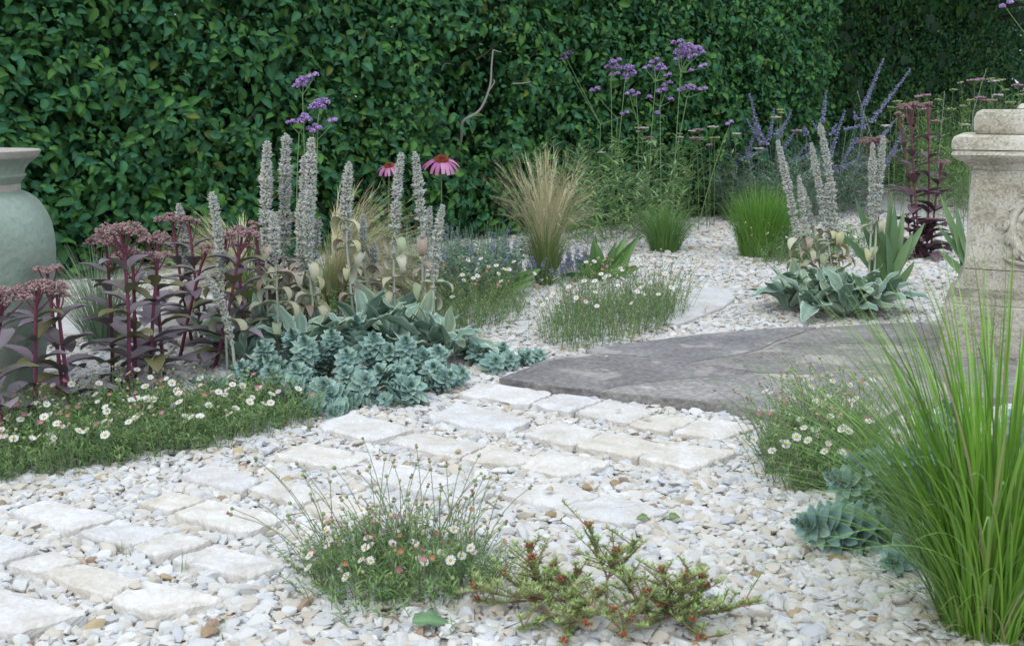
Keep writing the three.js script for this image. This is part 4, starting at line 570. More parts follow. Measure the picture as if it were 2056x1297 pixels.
{ // the big grass at the front
  const r = rngOf(611), C = gnd(1992, 1262), t = thing('tall_green_grass', 'large arching clump of tall bright green grass at the front', 'grass', C.clone().setY(0));
  const tones = [lin(0.167, 0.352, 0.029), lin(0.215, 0.42, 0.044), lin(0.128, 0.274, 0.029), lin(0.254, 0.45, 0.069), lin(0.098, 0.215, 0.025)], tan = lin(0.42, 0.36, 0.19), ms = [...tones, tan].map((c) => mat({ color: c, trans: 0.28, roughness: 0.55 }));
  const variants = []; for (let k = 0; k < 14; k++) { const s = new Soup(), one = lin(1, 1, 1), lean = lerp(0.02, 1.1, k / 13), L = 1, e = V(Math.sin(lean), Math.cos(lean) - 0.28 * Math.pow(Math.sin(lean), 1.4), 0), m = V(Math.sin(lean) * 0.26, Math.cos(lean * 0.6) * 0.6, r.sym(0.03)); s.ribbon(arc(V(0, 0, 0), e, m, 10), (x) => 0.0078 * (1 - 0.93 * Math.pow(x, 2.2)) * (0.7 + 0.3 * Math.min(1, x * 8)), V(0, 0, 1), one, one); variants.push(s.make()); }
  const rest = new Soup(), N = 860;
  for (let k = 0; k < N; k++) {
    const az = r() < 0.3 ? 3.14 + r.sym(0.7) : r() * 6.283, q = Math.sqrt(r()), b = C.clone().add(V(Math.cos(az) * q * 0.065, 0, Math.sin(az) * q * 0.06)), v = clamp(Math.round(q * 7.6 + r.sym(2.6) + (r() < 0.13 ? 4 : 0)), 0, 13), L = lerp(0.24, 0.58, Math.pow(r(), 1.25)) * (v > 9 ? 0.8 : 1), dead = r() < 0.05;
    const m = new THREE.Matrix4().makeRotationY(-az + r.sym(0.5)).scale(V(L, L, L * r.in(0.8, 1.25))).setPosition(b);
    if (k < 300) put('blade', variants[v], dead ? ms[5] : ms[Math.floor(r() * 5)], t, m); else rest.geo(variants[v], m, dead ? tan : vary(r.pick(tones), r, 0.15));
  }
  // long single blades that reach out over the gravel
  for (const [x, y, z] of [[1440, 565, -0.15], [1560, 560, -0.2], [1575, 1085, 0.3], [1700, 1110, 0.35], [1620, 990, 0.15], [1500, 640, -0.1], [1690, 500, -0.2], [1760, 520, -0.1], [1650, 1010, 0.2], [1720, 1240, 0.12], [1580, 655, 0], [1640, 620, 0.1]]) { const e = atZ(x, y, C.z + z), b = C.clone().add(V(r.sym(0.06), 0, r.sym(0.05))); if (e.y < 0.03) e.y = 0.03; const pts = arc(b, e, b.clone().lerp(e, 0.42).add(V(0, 0.1, 0)), 10), c = vary(r.pick(tones), r, 0.1); rest.ribbon(pts, (q) => 0.0034 * (1 - 0.93 * q * q), V(0.3, 0, 1), c, c); }
  for (let k = 0; k < 160; k++) { const az = r() * 6.28, b = C.clone().add(V(Math.cos(az) * r.in(0, 0.09), 0, Math.sin(az) * r.in(0, 0.08))), L = r.in(0.06, 0.2), pts = bladeAt(r, b, az, L, L * 0.3 * r(), r.in(0.3, 1.3)), c = vary(r() < 0.6 ? tan : tones[2], r, 0.2); rest.ribbon(pts, (q) => 0.003 * (1 - 0.9 * q), V(-Math.sin(az), 0, Math.cos(az)), c, c); }
  rest.build('blades', mat({ trans: 0.28, roughness: 0.55 }), t, 'stuff');
}
// iris and broad lance-leaved plants
function fan(label, name, category, seed, foot, tips, geos, wd, tones, group) {
  const r = rngOf(seed), C = gnd(...foot), t = thing(name, label, category, C.clone().setY(0), group), ms = tones.map((c) => mat({ color: c, trans: 0.2, roughness: 0.5 }));
  for (const [x, y, dz = 0, k = 0] of tips) { const b = C.clone().add(V(r.sym(0.03), -0.005, r.sym(0.02))), e = atZ(x, y, C.z + dz), d = e.clone().sub(b), L = d.length() * 1.03; put('leaf', geos[k % geos.length], r.pick(ms), t, basis(b, d, V(r.sym(0.5), 0.35, 1), L * wd / L, L, L)); }
  return t;
}
const irisC = [lin(0.128, 0.23, 0.085), lin(0.153, 0.264, 0.102), lin(0.102, 0.204, 0.085)], lanceC = [lin(0.085, 0.196, 0.043), lin(0.111, 0.23, 0.051), lin(0.068, 0.162, 0.043)];
fan('upright sword-leaved iris behind the far woolly plant', 'iris_clump', 'iris', 701, [1782, 592], [[1722, 400, 0, 0], [1745, 430, 0.05, 1], [1738, 455, -0.03, 0], [1793, 398, 0, 0], [1806, 418, 0.03, 1], [1826, 425, -0.02, 2], [1832, 470, 0.03, 0], [1858, 450, 0, 1], [1770, 430, 0.04, 2], [1842, 535, 0.08, 2], [1760, 470, 0.06, 1], [1812, 460, 0.06, 0], [1705, 470, 0.02, 1], [1786, 470, 0.08, 0]], G.iris, 0.46, irisC, 'iris clumps');
fan('iris leaves leaning out from behind the stone pedestal', 'iris_clump', 'iris', 702, [1965, 590], [[1893, 396, 0, 0], [1896, 452, 0.02, 1], [1916, 440, 0.03, 0], [1900, 505, 0.03, 2], [1925, 420, -0.03, 1], [1930, 470, 0.02, 0]], G.iris, 0.42, irisC, 'iris clumps');
fan('lance-leaved green rosette left of the blond grass', 'lance_leaf_rosette', 'rosette', 703, [1000, 596], [[962, 520], [985, 494, 0.02, 1], [1012, 535, 0.05], [1030, 520, -0.05, 1], [1082, 528, 0.03, 2], [1065, 548, 0.1, 1], [940, 535, 0.05, 2], [1050, 570, 0.14, 2], [975, 545, 0.1, 1], [930, 560, 0.1, 2], [955, 505, -0.08, 0]], G.lance, 0.2, lanceC, 'lance-leaved rosettes');
fan('lance-leaved green rosette right of the blond grass', 'lance_leaf_rosette', 'rosette', 704, [1212, 562], [[1190, 472], [1208, 490, 0.05, 1], [1240, 492, 0.02], [1262, 470, 0, 1], [1290, 472, 0, 0], [1288, 532, 0.06, 2], [1150, 520, 0.03, 2], [1130, 548, 0.08, 2], [1165, 500, -0.03, 1], [1240, 530, 0.12, 2], [1180, 535, 0.12, 1], [1276, 500, 0.06, 1]], G.lance, 0.2, lanceC, 'lance-leaved rosettes');

// verbena: thin stems with purple heads
function cluster(s, c, R, up, r, tones, n = 60, flat = 0.6, sz = 0.0042) { for (let k = 0; k < n; k++) { const a = r() * 6.28, y = Math.acos(1 - r() * 1.15), d = V(Math.sin(y) * Math.cos(a), Math.cos(y) * flat, Math.sin(y) * Math.sin(a)); s.geo(octa, basis(c.clone().addScaledVector(d, R * r.in(0.8, 1.05)), d, V(r.sym(1), 1, r.sym(1)), sz * r.in(0.7, 1.1), sz * 0.7, sz * r.in(0.7, 1.1)), vary(r.pick(tones), r, 0.2)); } }
const purple = [lin(0.312, 0.18, 0.459), lin(0.377, 0.246, 0.517), lin(0.238, 0.131, 0.377), lin(0.426, 0.312, 0.558)];
function verbena(label, seed, foot, z, stems) {
  const r = rngOf(seed), C = V(atZ(foot, 500, z).x, 0, z), t = thing('purple_verbena', label, 'verbena', C, 'tall purple verbenas'), sc = lin(0.17, 0.27, 0.12);
  for (const { joint, heads, base } of stems) {
    const s = new Soup();
    const b = base ? V(atZ(base, 500, z).x, 0, z + r.sym(0.04)) : C.clone().add(V(r.sym(0.05), 0, r.sym(0.05))), dz = r.sym(0.06), j = atZ(joint[0], joint[1], z + dz);
    s.tube(arc(b, j, b.clone().lerp(j, 0.5).add(V(r.sym(0.02), 0, 0)), 6), 0.0028, 0.002, sc, 5);
    for (const [x, y, w] of heads) { const h = atZ(x, y, z + dz + r.sym(0.05)), R = w / 2 / (F / -z) , low = h.clone().add(V(0, -R * 0.5, 0)); s.tube(arc(j, low, j.clone().lerp(low, 0.6).add(V(0, -0.004, 0)), 4), 0.0019, 0.0015, sc, 5); const f = new Soup(), parts = Math.max(1, Math.round(w / 9)); for (let k = 0; k < parts; k++) cluster(f, h.clone().add(V(parts > 1 ? lerp(-R * 0.6, R * 0.6, k / (parts - 1)) : 0, (k % 2 ? 0.42 : -0.1) * R + r.sym(R * 0.2), r.sym(R * 0.4))), R * (parts > 1 ? 0.58 : 1), UPV, r, purple, 40, 0.9, 0.0066); f.build('flower_head', matte, t); }
    s.build('stem', matte, t);
  }
  return t;
}
verbena('purple verbena sprays above the central woolly spikes', 801, 615, -5.0, [{ joint: [607, 190], heads: [[600, 172, 24], [608, 163, 24], [627, 155, 20]] }, { joint: [638, 240], heads: [[640, 214, 36]] }, { joint: [600, 268], heads: [[583, 246, 15], [611, 242, 28]] }, { joint: [632, 285], heads: [[626, 256, 20], [634, 264, 20], [667, 244, 18]] }]);
verbena('tall branching purple verbena in front of the hedge', 802, 1230, -6.5, [
  { base: 1195, joint: [1206, 250], heads: [[1138, 112, 22], [1131, 120, 14], [1254, 228, 14]] }, { base: 1225, joint: [1240, 238], heads: [[1195, 183, 18]] }, { base: 1228, joint: [1227, 160], heads: [[1230, 134, 28], [1238, 124, 18], [1234, 152, 18]] }, { base: 1222, joint: [1255, 165], heads: [[1260, 138, 24], [1265, 148, 24], [1263, 156, 18]] },
  { base: 1300, joint: [1317, 163], heads: [[1299, 137, 15], [1314, 125, 18], [1325, 137, 24], [1341, 151, 14]] }, { base: 1290, joint: [1282, 250], heads: [[1265, 188, 16], [1278, 190, 14]] }, { base: 1325, joint: [1326, 214], heads: [[1304, 196, 11], [1328, 185, 20], [1347, 200, 12], [1320, 227, 11], [1340, 170, 18]] }, { base: 1320, joint: [1380, 196], heads: [[1368, 182, 16], [1386, 178, 24], [1411, 181, 16]] },
  { base: 1345, joint: [1367, 145], heads: [[1360, 88, 22], [1370, 102, 30], [1385, 98, 28], [1402, 104, 24], [1375, 115, 26], [1362, 119, 16], [1391, 114, 16], [1411, 133, 15], [1388, 141, 10]] }, { base: 1400, joint: [1450, 290], heads: [[1465, 250, 14]] }]);
verbena('lone purple verbena head at the upper right edge', 803, 2075, -5.6, [{ joint: [2062, 70], heads: [[2021, 10, 18]] }]);

// coneflowers
function coneflower(label, seed, x, y, bx, dia, z, tiltx) {
  const r = rngOf(seed), head = atZ(x, y, z), b = V(atZ(bx, 550, z).x, 0, z), t = thing('pink_coneflower', label, 'coneflower', b, 'pink coneflowers'), s = new Soup(), R = 1.2 * dia / 2 / (F / -z);
  s.tube(arc(b, head, b.clone().lerp(head, 0.5).add(V(r.sym(0.01), 0, 0)), 7), 0.0028, 0.0032, lin(0.16, 0.15, 0.07), 6); s.build('stem', matte, t);
  const nor = V(tiltx, 1, 0.35).normalize(), pm = [lin(0.5, 0.17, 0.36), lin(0.58, 0.26, 0.45), lin(0.45, 0.13, 0.32)].map((c) => mat({ color: c, trans: 0.2, roughness: 0.7 })), u = V(1, 0, 0).addScaledVector(nor, -nor.x).normalize(), w = nor.clone().cross(u);
  for (let k = 0; k < 17; k++) { const a = k / 17 * 6.283 + r.sym(0.08), d = u.clone().multiplyScalar(Math.cos(a)).addScaledVector(w, Math.sin(a)); put('petal', G.petal, r.pick(pm), t, basis(head.clone().addScaledVector(d, R * 0.22), d.clone().addScaledVector(nor, -0.12 + r.sym(0.1)), nor, R * 0.82, R * r.in(0.78, 0.92), R * 0.8)); }
  const c = new Soup(); for (let k = 0; k < 150; k++) { const q = Math.sqrt(k / 150), a = k * 2.4, y2 = Math.cos(q * 1.5), d = u.clone().multiplyScalar(Math.cos(a) * Math.sin(q * 1.5)).addScaledVector(w, Math.sin(a) * Math.sin(q * 1.5)).addScaledVector(nor, y2 * 0.75); c.geo(octa, basis(head.clone().addScaledVector(d, R * 0.31), d, nor.clone().add(V(0.2, 0, 0)), R * 0.035, R * 0.09, R * 0.035), vary(q < 0.6 ? lin(0.2, 0.045, 0.02) : lin(0.34, 0.08, 0.03), r, 0.25)); }
  c.geo(beadS, basis(head, nor, V(1, 0, 0), R * 0.3, R * 0.22, R * 0.3), lin(0.12, 0.03, 0.02)); c.build('cone', matte, t);
}
coneflower('smaller pink coneflower partly behind a woolly spike', 811, 781, 334, 782, 46, -5.3, -0.15);
coneflower('larger pink coneflower with spread petals before the hedge', 812, 886, 322, 886, 66, -5.4, 0.05);

// leafy herbs with many upright stems: foliage, and flowers of some kind
function herb(label, name, category, seed, foot, o) {
  const r = rngOf(seed), P = foot.map(([x, y]) => gnd(x, y)), C = mid(P).setY(0), t = thing(name, label, category, C, o.group), s = new Soup(), f = new Soup();
  for (let k = 0; k < o.n; k++) {
    const b = scatter(P, r), L = o.h * r.in(0.5, 1.1), d = V((b.x - C.x) * (o.lean ?? 1) + r.sym(0.25), 1, (b.z - C.z) * (o.lean ?? 1) + r.sym(0.25)), e = b.clone().addScaledVector(d, L), pts = arc(b, e, b.clone().lerp(e, 0.5).add(V(r.sym(0.02), 0, r.sym(0.02))), 5), c = vary(r.pick(o.c), r, 0.2);
    s.tube(pts, 0.0012, 0.0008, c, 3);
    for (let q = 0; q < o.leaves; q++) { const a = r() * 6.28, dir = V(Math.cos(a), r.in(0, 0.9), Math.sin(a)).normalize(), p = along(pts, r.in(0.08, o.flower ? 0.75 : 1)); if (o.fern) { const LL = r.in(...o.ll); for (let m = 0; m < 7; m++) { const x = (m + 1) / 8, pp = p.clone().addScaledVector(dir, LL * x), sd = V(-dir.z, 0.2, dir.x).multiplyScalar(m % 2 ? 1 : -1).addScaledVector(dir, 0.7).normalize(); s.kite(pp, sd, UPV, LL * 0.34 * (1 - x * 0.5), LL * 0.09, c); } s.kite(p, dir, UPV, LL, LL * 0.07, c); } else s.kite(p, dir, UPV, r.in(...o.ll), r.in(...o.lw), c, 0.4); }
    if (o.flower && r() < o.share) for (let q = 0; q < 22; q++) { const x = r.in(0.62, 1.02), a = r() * 6.28, p = along(pts, x), dd = V(Math.cos(a), r.in(-0.2, 0.6), Math.sin(a)); f.geo(octa, basis(p.addScaledVector(dd, 0.006), dd, UPV, 0.0024, 0.0042, 0.0024), vary(r.pick(o.flower), r, 0.2)); }
  }
  s.build('foliage', green, t, 'stuff'); f.build('flowers', matte, t, 'stuff'); return t;
}
const lilac = [lin(0.221, 0.204, 0.442), lin(0.289, 0.264, 0.51), lin(0.17, 0.162, 0.357)], silver = [lin(0.211, 0.328, 0.222), lin(0.275, 0.391, 0.286), lin(0.169, 0.286, 0.19)], fresh = [lin(0.155, 0.31, 0.082), lin(0.212, 0.367, 0.106), lin(0.114, 0.245, 0.065), lin(0.261, 0.392, 0.155)];
herb('grey-green catmint with lavender blue flowers left of the blond grass', 'catmint', 'catmint', 821, [[790, 610], [880, 625], [960, 610], [1040, 590], [1030, 560], [900, 560], [790, 580]], { n: 560, h: 0.23, leaves: 24, ll: [0.012, 0.026], lw: [0.007, 0.014], c: silver, flower: lilac, share: 0.06, lean: 0.6, group: 'catmints' });
herb('thin catmint sprig with pale lilac flowers at the foot of the blond grass', 'catmint', 'catmint', 822, [[1060, 585], [1120, 580], [1190, 560], [1150, 545], [1070, 560]], { n: 70, h: 0.13, leaves: 12, ll: [0.008, 0.015], lw: [0.004, 0.007], c: silver, flower: lilac, share: 0.7, lean: 1.6, group: 'catmints' });
herb('loose green leafy yarrow foliage below the tall verbena', 'yarrow', 'yarrow', 823, [[1130, 500], [1200, 512], [1290, 503], [1400, 450], [1480, 430], [1470, 413], [1300, 435], [1150, 460]], { n: 200, h: 0.52, leaves: 17, ll: [0.045, 0.095], lw: [0.008, 0.015], c: fresh, lean: 0.5, group: 'yarrows' });
herb('grey-green ferny foliage below the lavender spikes', 'russian_sage_foliage', 'foliage plant', 824, [[1430, 440], [1490, 450], [1600, 455], [1720, 440], [1760, 410], [1700, 385], [1540, 395], [1430, 418]], { n: 400, h: 0.54, leaves: 13, ll: [0.06, 0.12], fern: true, c: [...silver, lin(0.12, 0.22, 0.1)], flower: lilac, share: 0.18, lean: 0.5 });
herb('green leafy yarrow stems beside the stone pedestal', 'yarrow', 'yarrow', 825, [[1760, 400], [1850, 440], [1960, 450], [2080, 440], [2080, 400], [1880, 385]], { n: 320, h: 0.78, leaves: 24, ll: [0.04, 0.085], lw: [0.007, 0.013], c: fresh, lean: 0.3, group: 'yarrows' });
herb('green leafy undergrowth below the far woolly spikes', 'ground_cover_plant', 'foliage plant', 827, [[1560, 530], [1640, 535], [1740, 520], [1740, 490], [1640, 490], [1570, 505]], { n: 130, h: 0.12, leaves: 14, ll: [0.015, 0.03], lw: [0.006, 0.011], c: fresh, lean: 0.6 });
herb('low mound of green leaves at the hedge foot behind the spikes', 'ground_cover_plant', 'foliage plant', 826, [[560, 640], [700, 640], [830, 615], [800, 575], [640, 585], [560, 600]], { n: 260, h: 0.11, leaves: 16, ll: [0.01, 0.024], lw: [0.005, 0.012], c: fresh, lean: 0.6 });

// yarrow flower sprays: flat pink heads on branching stems
function sprays(label, seed, z, list, tones) {
  const r = rngOf(seed), C = V(mid(list.map(([x]) => atZ(x, 300, z))).x, 0, z), t = thing('yarrow_flower_spray', label, 'yarrow', C, 'pink yarrow sprays');
  for (const [x, y, w, kind = 0, bx] of list) { const s = new Soup(), h = atZ(x, y, z + r.sym(0.12)), R = w / 2 / (F / -z), b = V(atZ(bx ?? x + r.sym(25), 400, z).x, 0.0, h.z); s.tube(arc(b, h, b.clone().lerp(h, 0.6).add(V((h.x - b.x) * -0.2, 0, 0)), 6), 0.0018, 0.0012, lin(0.13, 0.2, 0.07), 4); const f = new Soup(); for (let k = 0; k < Math.max(3, Math.round(w * 0.7)); k++) { const a = k * 2.4, q = Math.sqrt((k + 0.5) / Math.max(3, Math.round(w * 0.7))) * R, p = h.clone().add(V(Math.cos(a) * q, r.sym(0.003) - q * 0.08, Math.sin(a) * q)); s.tube([h.clone().add(V(0, -R * 0.9, 0)), p], 0.0009, 0.0007, lin(0.13, 0.2, 0.07), 3); cluster(f, p, 0.005, UPV, r, tones[kind], 9, 0.5, 0.0042); } f.build('flower_head', matte, t); s.build('stem', matte, t); }
}
const yar = [[lin(0.4, 0.208, 0.296), lin(0.464, 0.288, 0.352), lin(0.352, 0.16, 0.256)], [lin(0.256, 0.288, 0.128), lin(0.32, 0.336, 0.176), lin(0.208, 0.256, 0.104)], [lin(0.496, 0.416, 0.416), lin(0.528, 0.48, 0.464)]];
sprays('pink and green yarrow heads above the stone pedestal', 831, -6.3, [[1958, 160, 30], [1970, 158, 16], [1990, 158, 16, 1], [2012, 160, 14, 1], [2045, 170, 20], [1998, 162, 22, 2], [1915, 180, 16, 1], [1930, 165, 12, 1], [1985, 200, 34], [1970, 195, 22], [2005, 190, 20, 2], [2030, 205, 22, 1], [1880, 242, 18], [1860, 190, 20], [1845, 193, 14], [1803, 203, 18, 1], [1790, 215, 14, 1], [1860, 218, 20], [1885, 200, 16, 1], [1912, 218, 16, 1], [1935, 212, 14, 1], [2020, 180, 14, 1], [2050, 190, 14, 1], [1778, 252, 14, 2], [1835, 205, 12, 1], [1950, 200, 16, 1], [1940, 250, 14, 2]], yar);
sprays('pale pink yarrow heads below the tall verbena', 832, -6.6, [[1290, 256, 28, 2], [1283, 264, 12, 2], [1304, 275, 20], [1308, 285, 20, 2], [1365, 275, 14, 2], [1365, 268, 12, 1], [1390, 263, 14, 2], [1403, 260, 18], [1400, 276, 30], [1432, 254, 22, 2], [1435, 276, 20, 1], [1208, 306, 16, 2], [1425, 290, 12, 0], [1330, 290, 10, 1], [1560, 235, 18, 2], [1568, 220, 14, 1], [1600, 262, 20], [1570, 226, 10, 1], [1480, 268, 18, 2], [1525, 298, 18, 2]], yar);

// russian sage: long spikes of lavender whorls
{
  const r = rngOf(841), z = -7.5, t = thing('russian_sage', 'russian sage with long lavender blue flower spikes by the hedge', 'russian sage', V(atZ(1620, 400, z).x, 0, z)), base = [lin(0.246, 0.238, 0.426), lin(0.312, 0.303, 0.492), lin(0.189, 0.18, 0.353)];
  for (const [x0, y0, x1, y1, k = 1] of [[1525, 270, 1506, 190], [1540, 290, 1512, 240], [1500, 290, 1482, 197, 0.5], [1545, 280, 1555, 220], [1560, 290, 1590, 222], [1530, 290, 1500, 240], [1652, 245, 1660, 183], [1665, 320, 1697, 225], [1660, 290, 1632, 245], [1670, 270, 1680, 250], [1738, 210, 1774, 120], [1750, 245, 1829, 140], [1720, 240, 1716, 225], [1735, 260, 1730, 215], [1735, 330, 1720, 345], [1690, 340, 1735, 315], [1680, 345, 1670, 320], [1780, 330, 1820, 255], [1790, 310, 1810, 300], [1620, 270, 1615, 255], [1560, 320, 1600, 260], [1490, 320, 1540, 300], [1590, 330, 1620, 290], [1480, 330, 1490, 300], [1640, 350, 1670, 330], [1720, 280, 1690, 330], [1700, 260, 1740, 250], [1560, 270, 1575, 250], [1760, 290, 1800, 240], [1610, 320, 1640, 300], [1500, 310, 1520, 260]]) {
    const zz = z + r.sym(0.15), a = atZ(x0, y0, zz), b = atZ(x1, y1, zz + r.sym(0.05)), g = new Soup(), n = Math.max(4, Math.round(a.distanceTo(b) / 0.018)), root = V(lerp(a.x, t.position.x, 0.3), 0, zz);
    g.tube([root, root.clone().lerp(a, 0.55).add(V(r.sym(0.02), 0, 0)), a, a.clone().lerp(b, 0.5), b], 0.0017, 0.0009, lin(0.24, 0.28, 0.27), 4);
    for (let q = 0; q <= n; q++) { const f = q / n, p = a.clone().lerp(b, f), R = lerp(0.02, 0.0095, f) * k; for (let m = 0; m < 10; m++) { const an = r() * 6.283, o = V(Math.cos(an), r.in(-0.3, 0.9), Math.sin(an)); g.geo(octa, basis(p.clone().addScaledVector(o, R * r.in(0.3, 0.8)).add(V(0, r.sym(0.005), 0)), o, UPV, R * 0.3, R * 0.5, R * 0.3), vary(r.pick(base), r, 0.2)); } }
    g.build('flower_spike', matte, t);
  }
}
// white-stemmed sage spires
for (const [label, x0, y0, x1, y1, z] of [['thin silvery upright stem left of the tall stonecrop head', 1752, 280, 1722, 182, -6.6], ['thin silvery upright stem beside the yarrow heads', 1955, 225, 1982, 138, -6.6], ['thin silvery upright stem right of the tall stonecrop head', 1885, 330, 1898, 183, -6.6]]) {
  const r = rngOf(x0), a = atZ(x0, y0, z), b = atZ(x1, y1, z), root = V(a.x + 0.02, 0, z), t = thing('silver_stem', label, 'stem', root, 'silvery upright stems'), s = new Soup(), pts = [root, a.clone().lerp(root, 0.4), a, a.clone().lerp(b, 0.5), b];
  s.tube(pts, 0.0022, 0.0012, lin(0.3, 0.36, 0.3), 5); s.build('stem', matte, t); const l = new Soup(); for (let k = 0; k < 60; k++) { const f = r.in(0.3, 1), an = r() * 6.28; l.kite(along(pts, f), V(Math.cos(an), 0.9, Math.sin(an)).normalize(), UPV, r.in(0.008, 0.02) * (1.2 - f * 0.6), 0.004, vary(lin(0.26, 0.34, 0.25), r)); } l.build('leaves', matte, t);
}

// red-budded low sedum at the front: woody stems, needle leaves
{
  const r = rngOf(851), C = gnd(1215, 1245), t = thing('red_budded_stonecrop', 'low twiggy stonecrop with needle leaves and red buds at the front', 'stonecrop', C.clone().setY(0)), s = new Soup(), lf = new Soup(), wood = lin(0.26, 0.16, 0.11), greens = [lin(0.308, 0.442, 0.124), lin(0.374, 0.501, 0.173), lin(0.24, 0.384, 0.124), lin(0.404, 0.413, 0.154)], reds = [lin(0.352, 0.048, 0.064), lin(0.416, 0.096, 0.08), lin(0.272, 0.032, 0.048), lin(0.448, 0.208, 0.096)];
  const tips = [[1183, 1055, 0.13], [1062, 1095, 0.09], [1112, 1135, 0.08], [1068, 1120, 0.08], [1240, 1105, 0.09], [1275, 1088, 0.1], [1245, 1145, 0.08], [1160, 1148, 0.07], [1375, 1155, 0.09], [1412, 1160, 0.08], [1418, 1178, 0.06], [1500, 1212, 0.04], [1045, 1262, 0.02], [1132, 1288, 0.02], [1232, 1225, 0.07], [1262, 1240, 0.05], [1010, 1152, 0.05], [950, 1180, 0.05], [1095, 1195, 0.05], [1128, 1165, 0.07], [1330, 1145, 0.1], [1325, 1215, 0.05], [1300, 1190, 0.07], [1410, 1282, 0.02], [1390, 1245, 0.035], [1250, 1278, 0.03], [1180, 1255, 0.04], [1070, 1205, 0.04], [1350, 1180, 0.07], [1205, 1190, 0.06], [1290, 1255, 0.03], [1460, 1225, 0.03], [955, 1205, 0.025]];
  const limbs = [[1140, 1225, 0.035], [1280, 1205, 0.045], [1350, 1235, 0.03], [1090, 1200, 0.03], [1220, 1160, 0.06]].map(([x, y, h]) => atH(x, y, h * 0.75)); limbs.forEach((p) => s.tube(arc(C, p, C.clone().lerp(p, 0.5).add(V(0, 0.015, 0)), 6), 0.003, 0.002, wood, 6));
  for (const [x, y, h] of tips) {
    const e = atH(x, y, h * 0.95), from = limbs.slice().sort((a, b) => a.distanceTo(e) - b.distanceTo(e))[0], pts = arc(from, e, from.clone().lerp(e, 0.6).add(V(r.sym(0.012), -h * 0.2, r.sym(0.012))), 8), len = from.distanceTo(e); s.tube(pts, 0.0017, 0.0009, wood, 5, lin(0.2, 0.15, 0.07));
    const n = Math.round(150 + len * 1000); for (let k = 0; k < n; k++) { const f = 1 - Math.pow(r(), 1.5) * 0.72, a = r() * 6.28, d = slope(pts, f), o = V(Math.cos(a), r.in(-0.1, 0.5), Math.sin(a)).addScaledVector(d, 0.9).normalize(); lf.kite(along(pts, f), o, UPV.clone().add(V(r.sym(0.5), 0, r.sym(0.5))), r.in(0.006, 0.012), r.in(0.0012, 0.0019), vary(r.pick(greens), r, 0.2), 0.5); }
    for (let k = 0; k < 8; k++) { const a = along(pts, r.in(0.2, 0.95)), b = a.clone().add(V(r.sym(0.04), r.in(0.01, 0.035), r.sym(0.04))); s.tube([a, b], 0.001, 0.0007, wood, 4); for (let q = 0; q < 26; q++) { const an = r() * 6.28; lf.kite(a.clone().lerp(b, r.in(0.4, 1)), V(Math.cos(an), 0.8, Math.sin(an)).normalize(), UPV, r.in(0.007, 0.012), 0.002, vary(r.pick(greens), r, 0.2)); } }
    if (r() < 0.78) { const bd = new Soup(); for (let k = 0; k < 26; k++) { const d = V(r.sym(1), r.in(-0.2, 1), r.sym(1)).normalize(); bd.geo(octa, basis(e.clone().addScaledVector(d, r.in(0.002, 0.008)), d, V(1, 0.1, 0), 0.0013, 0.0026, 0.0013), vary(r.pick(reds), r, 0.2)); } bd.build('flower_buds', matte, t); }
  }
  s.build('stems', matte, t); lf.build('foliage', green, t, 'stuff');
}
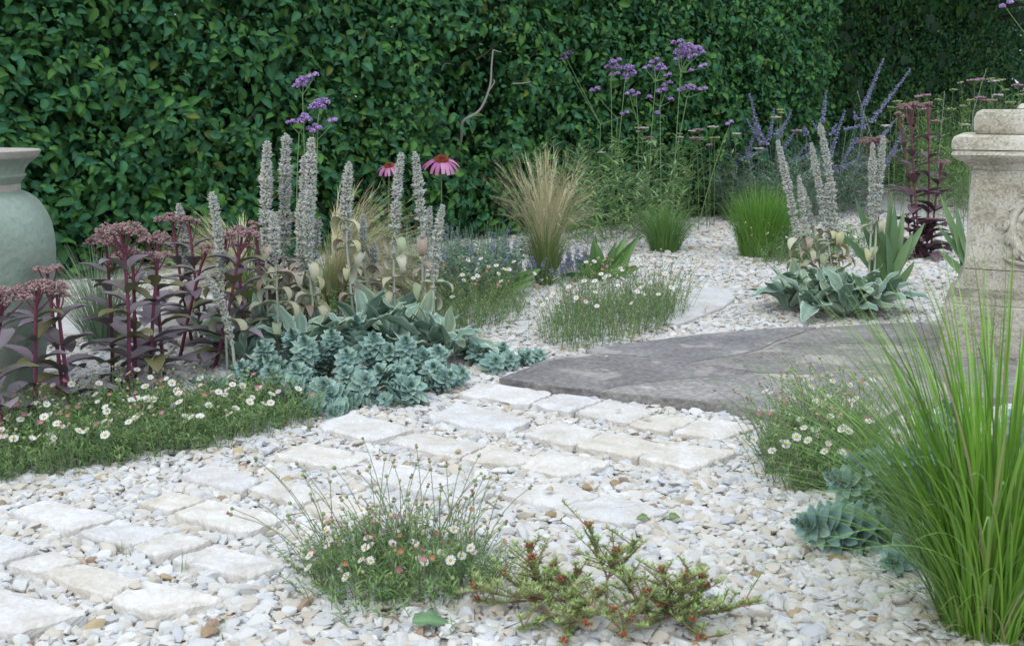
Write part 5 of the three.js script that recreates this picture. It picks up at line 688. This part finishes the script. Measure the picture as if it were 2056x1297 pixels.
// small things on the gravel
{
  const p = gnd(862, 1270), t = put(numbered('broad_leaf'), G.broad, mat({ color: lin(0.1, 0.19, 0.085), roughness: 0.6 }), scene); t.userData = { label: 'single broad green leaf lying on the gravel at the front', category: 'leaf' };
  t.matrixAutoUpdate = false; t.matrix.copy(basis(gnd(828, 1268).add(V(0, 0.014, 0)), V(1, 0.05, -0.12), V(0.1, 1, 0.35), 0.055, 0.054, 0.05));
  const seed = gnd(1312, 1052), sd = thing('seedling', 'tiny ivy-like seedling beside the lowest pale sett', 'seedling', seed.clone().setY(0)), s = new Soup(); const gm = mat({ color: lin(0.12, 0.19, 0.06), roughness: 0.6 });
  for (const [x, y, a] of [[1300, 1038, -1], [1330, 1048, 0.7], [1343, 1036, 1]]) { const e = atZ(x, y, seed.z); s.tube(arc(seed, e, seed.clone().lerp(e, 0.5), 3), 0.0009, 0.0007, lin(0.12, 0.1, 0.06), 4); put('leaf', G.broad, gm, sd, basis(e, V(a, 0.1, 0.3), V(0, 1, 0.8), 0.026, 0.02, 0.02)); } s.build('stem', matte, sd);
  const tuft = (label, x, y, n, seed2) => { const r = rngOf(seed2), b = gnd(x, y), g = thing('grass_sprig', label, 'grass', b.clone().setY(0), 'tiny sprigs in the gravel'), q = new Soup(); for (let k = 0; k < n; k++) { const az = r() * 6.28; q.ribbon(bladeAt(r, b.clone().add(V(r.sym(0.012), 0, r.sym(0.01))), az, r.in(0.02, 0.05), 0.005, r.in(0.1, 0.9)), (e) => 0.0014 * (1 - e * 0.9), V(-Math.sin(az), 0, Math.cos(az)), lin(0.2, 0.26, 0.13), lin(0.22, 0.27, 0.13)); } q.build('blades', green, g, 'stuff'); };
  tuft('tiny green sprig in the gravel at the bottom front', 440, 1282, 9, 861); tuft('tiny sprig in the gap between two far setts', 1163, 838, 8, 862); tuft('tiny sprig beside the setts at the left', 248, 1118, 8, 863); tuft('small fallen sprig below the middle setts', 365, 1150, 8, 864);
}
{
  const r = rngOf(871), s = new Soup(), tn = [lin(0.2, 0.14, 0.08), lin(0.28, 0.2, 0.11), lin(0.14, 0.1, 0.07), lin(0.24, 0.22, 0.1)];
  const spots = [[420, 915, 260, 20], [800, 1240, 200, 25], [1200, 1260, 260, 25], [900, 800, 160, 25], [1700, 1010, 160, 40], [250, 720, 300, 40], [1960, 1275, 200, 25], [1000, 660, 300, 40], [1450, 560, 300, 60], [700, 980, 600, 120]];
  for (const [x, y, w, h] of spots) for (let k = 0; k < 34; k++) { const p = atH(x + r.sym(w / 1), y + r.sym(h), 0.014), a = r() * 6.28; s.kite(p, V(Math.cos(a), r.sym(0.25), Math.sin(a)).normalize(), UPV, r.in(0.006, 0.02), r.in(0.002, 0.006), vary(r.pick(tn), r, 0.2)); if (k % 5 === 0) s.tube([p, p.clone().add(V(Math.cos(a) * 0.03, 0.003, Math.sin(a) * 0.03))], 0.0008, 0.0006, tn[2], 4); }
  const m = s.build('leaf_litter', matte, bed, 'stuff');
}
console.log('plants done');
renderer.render(scene, camera);
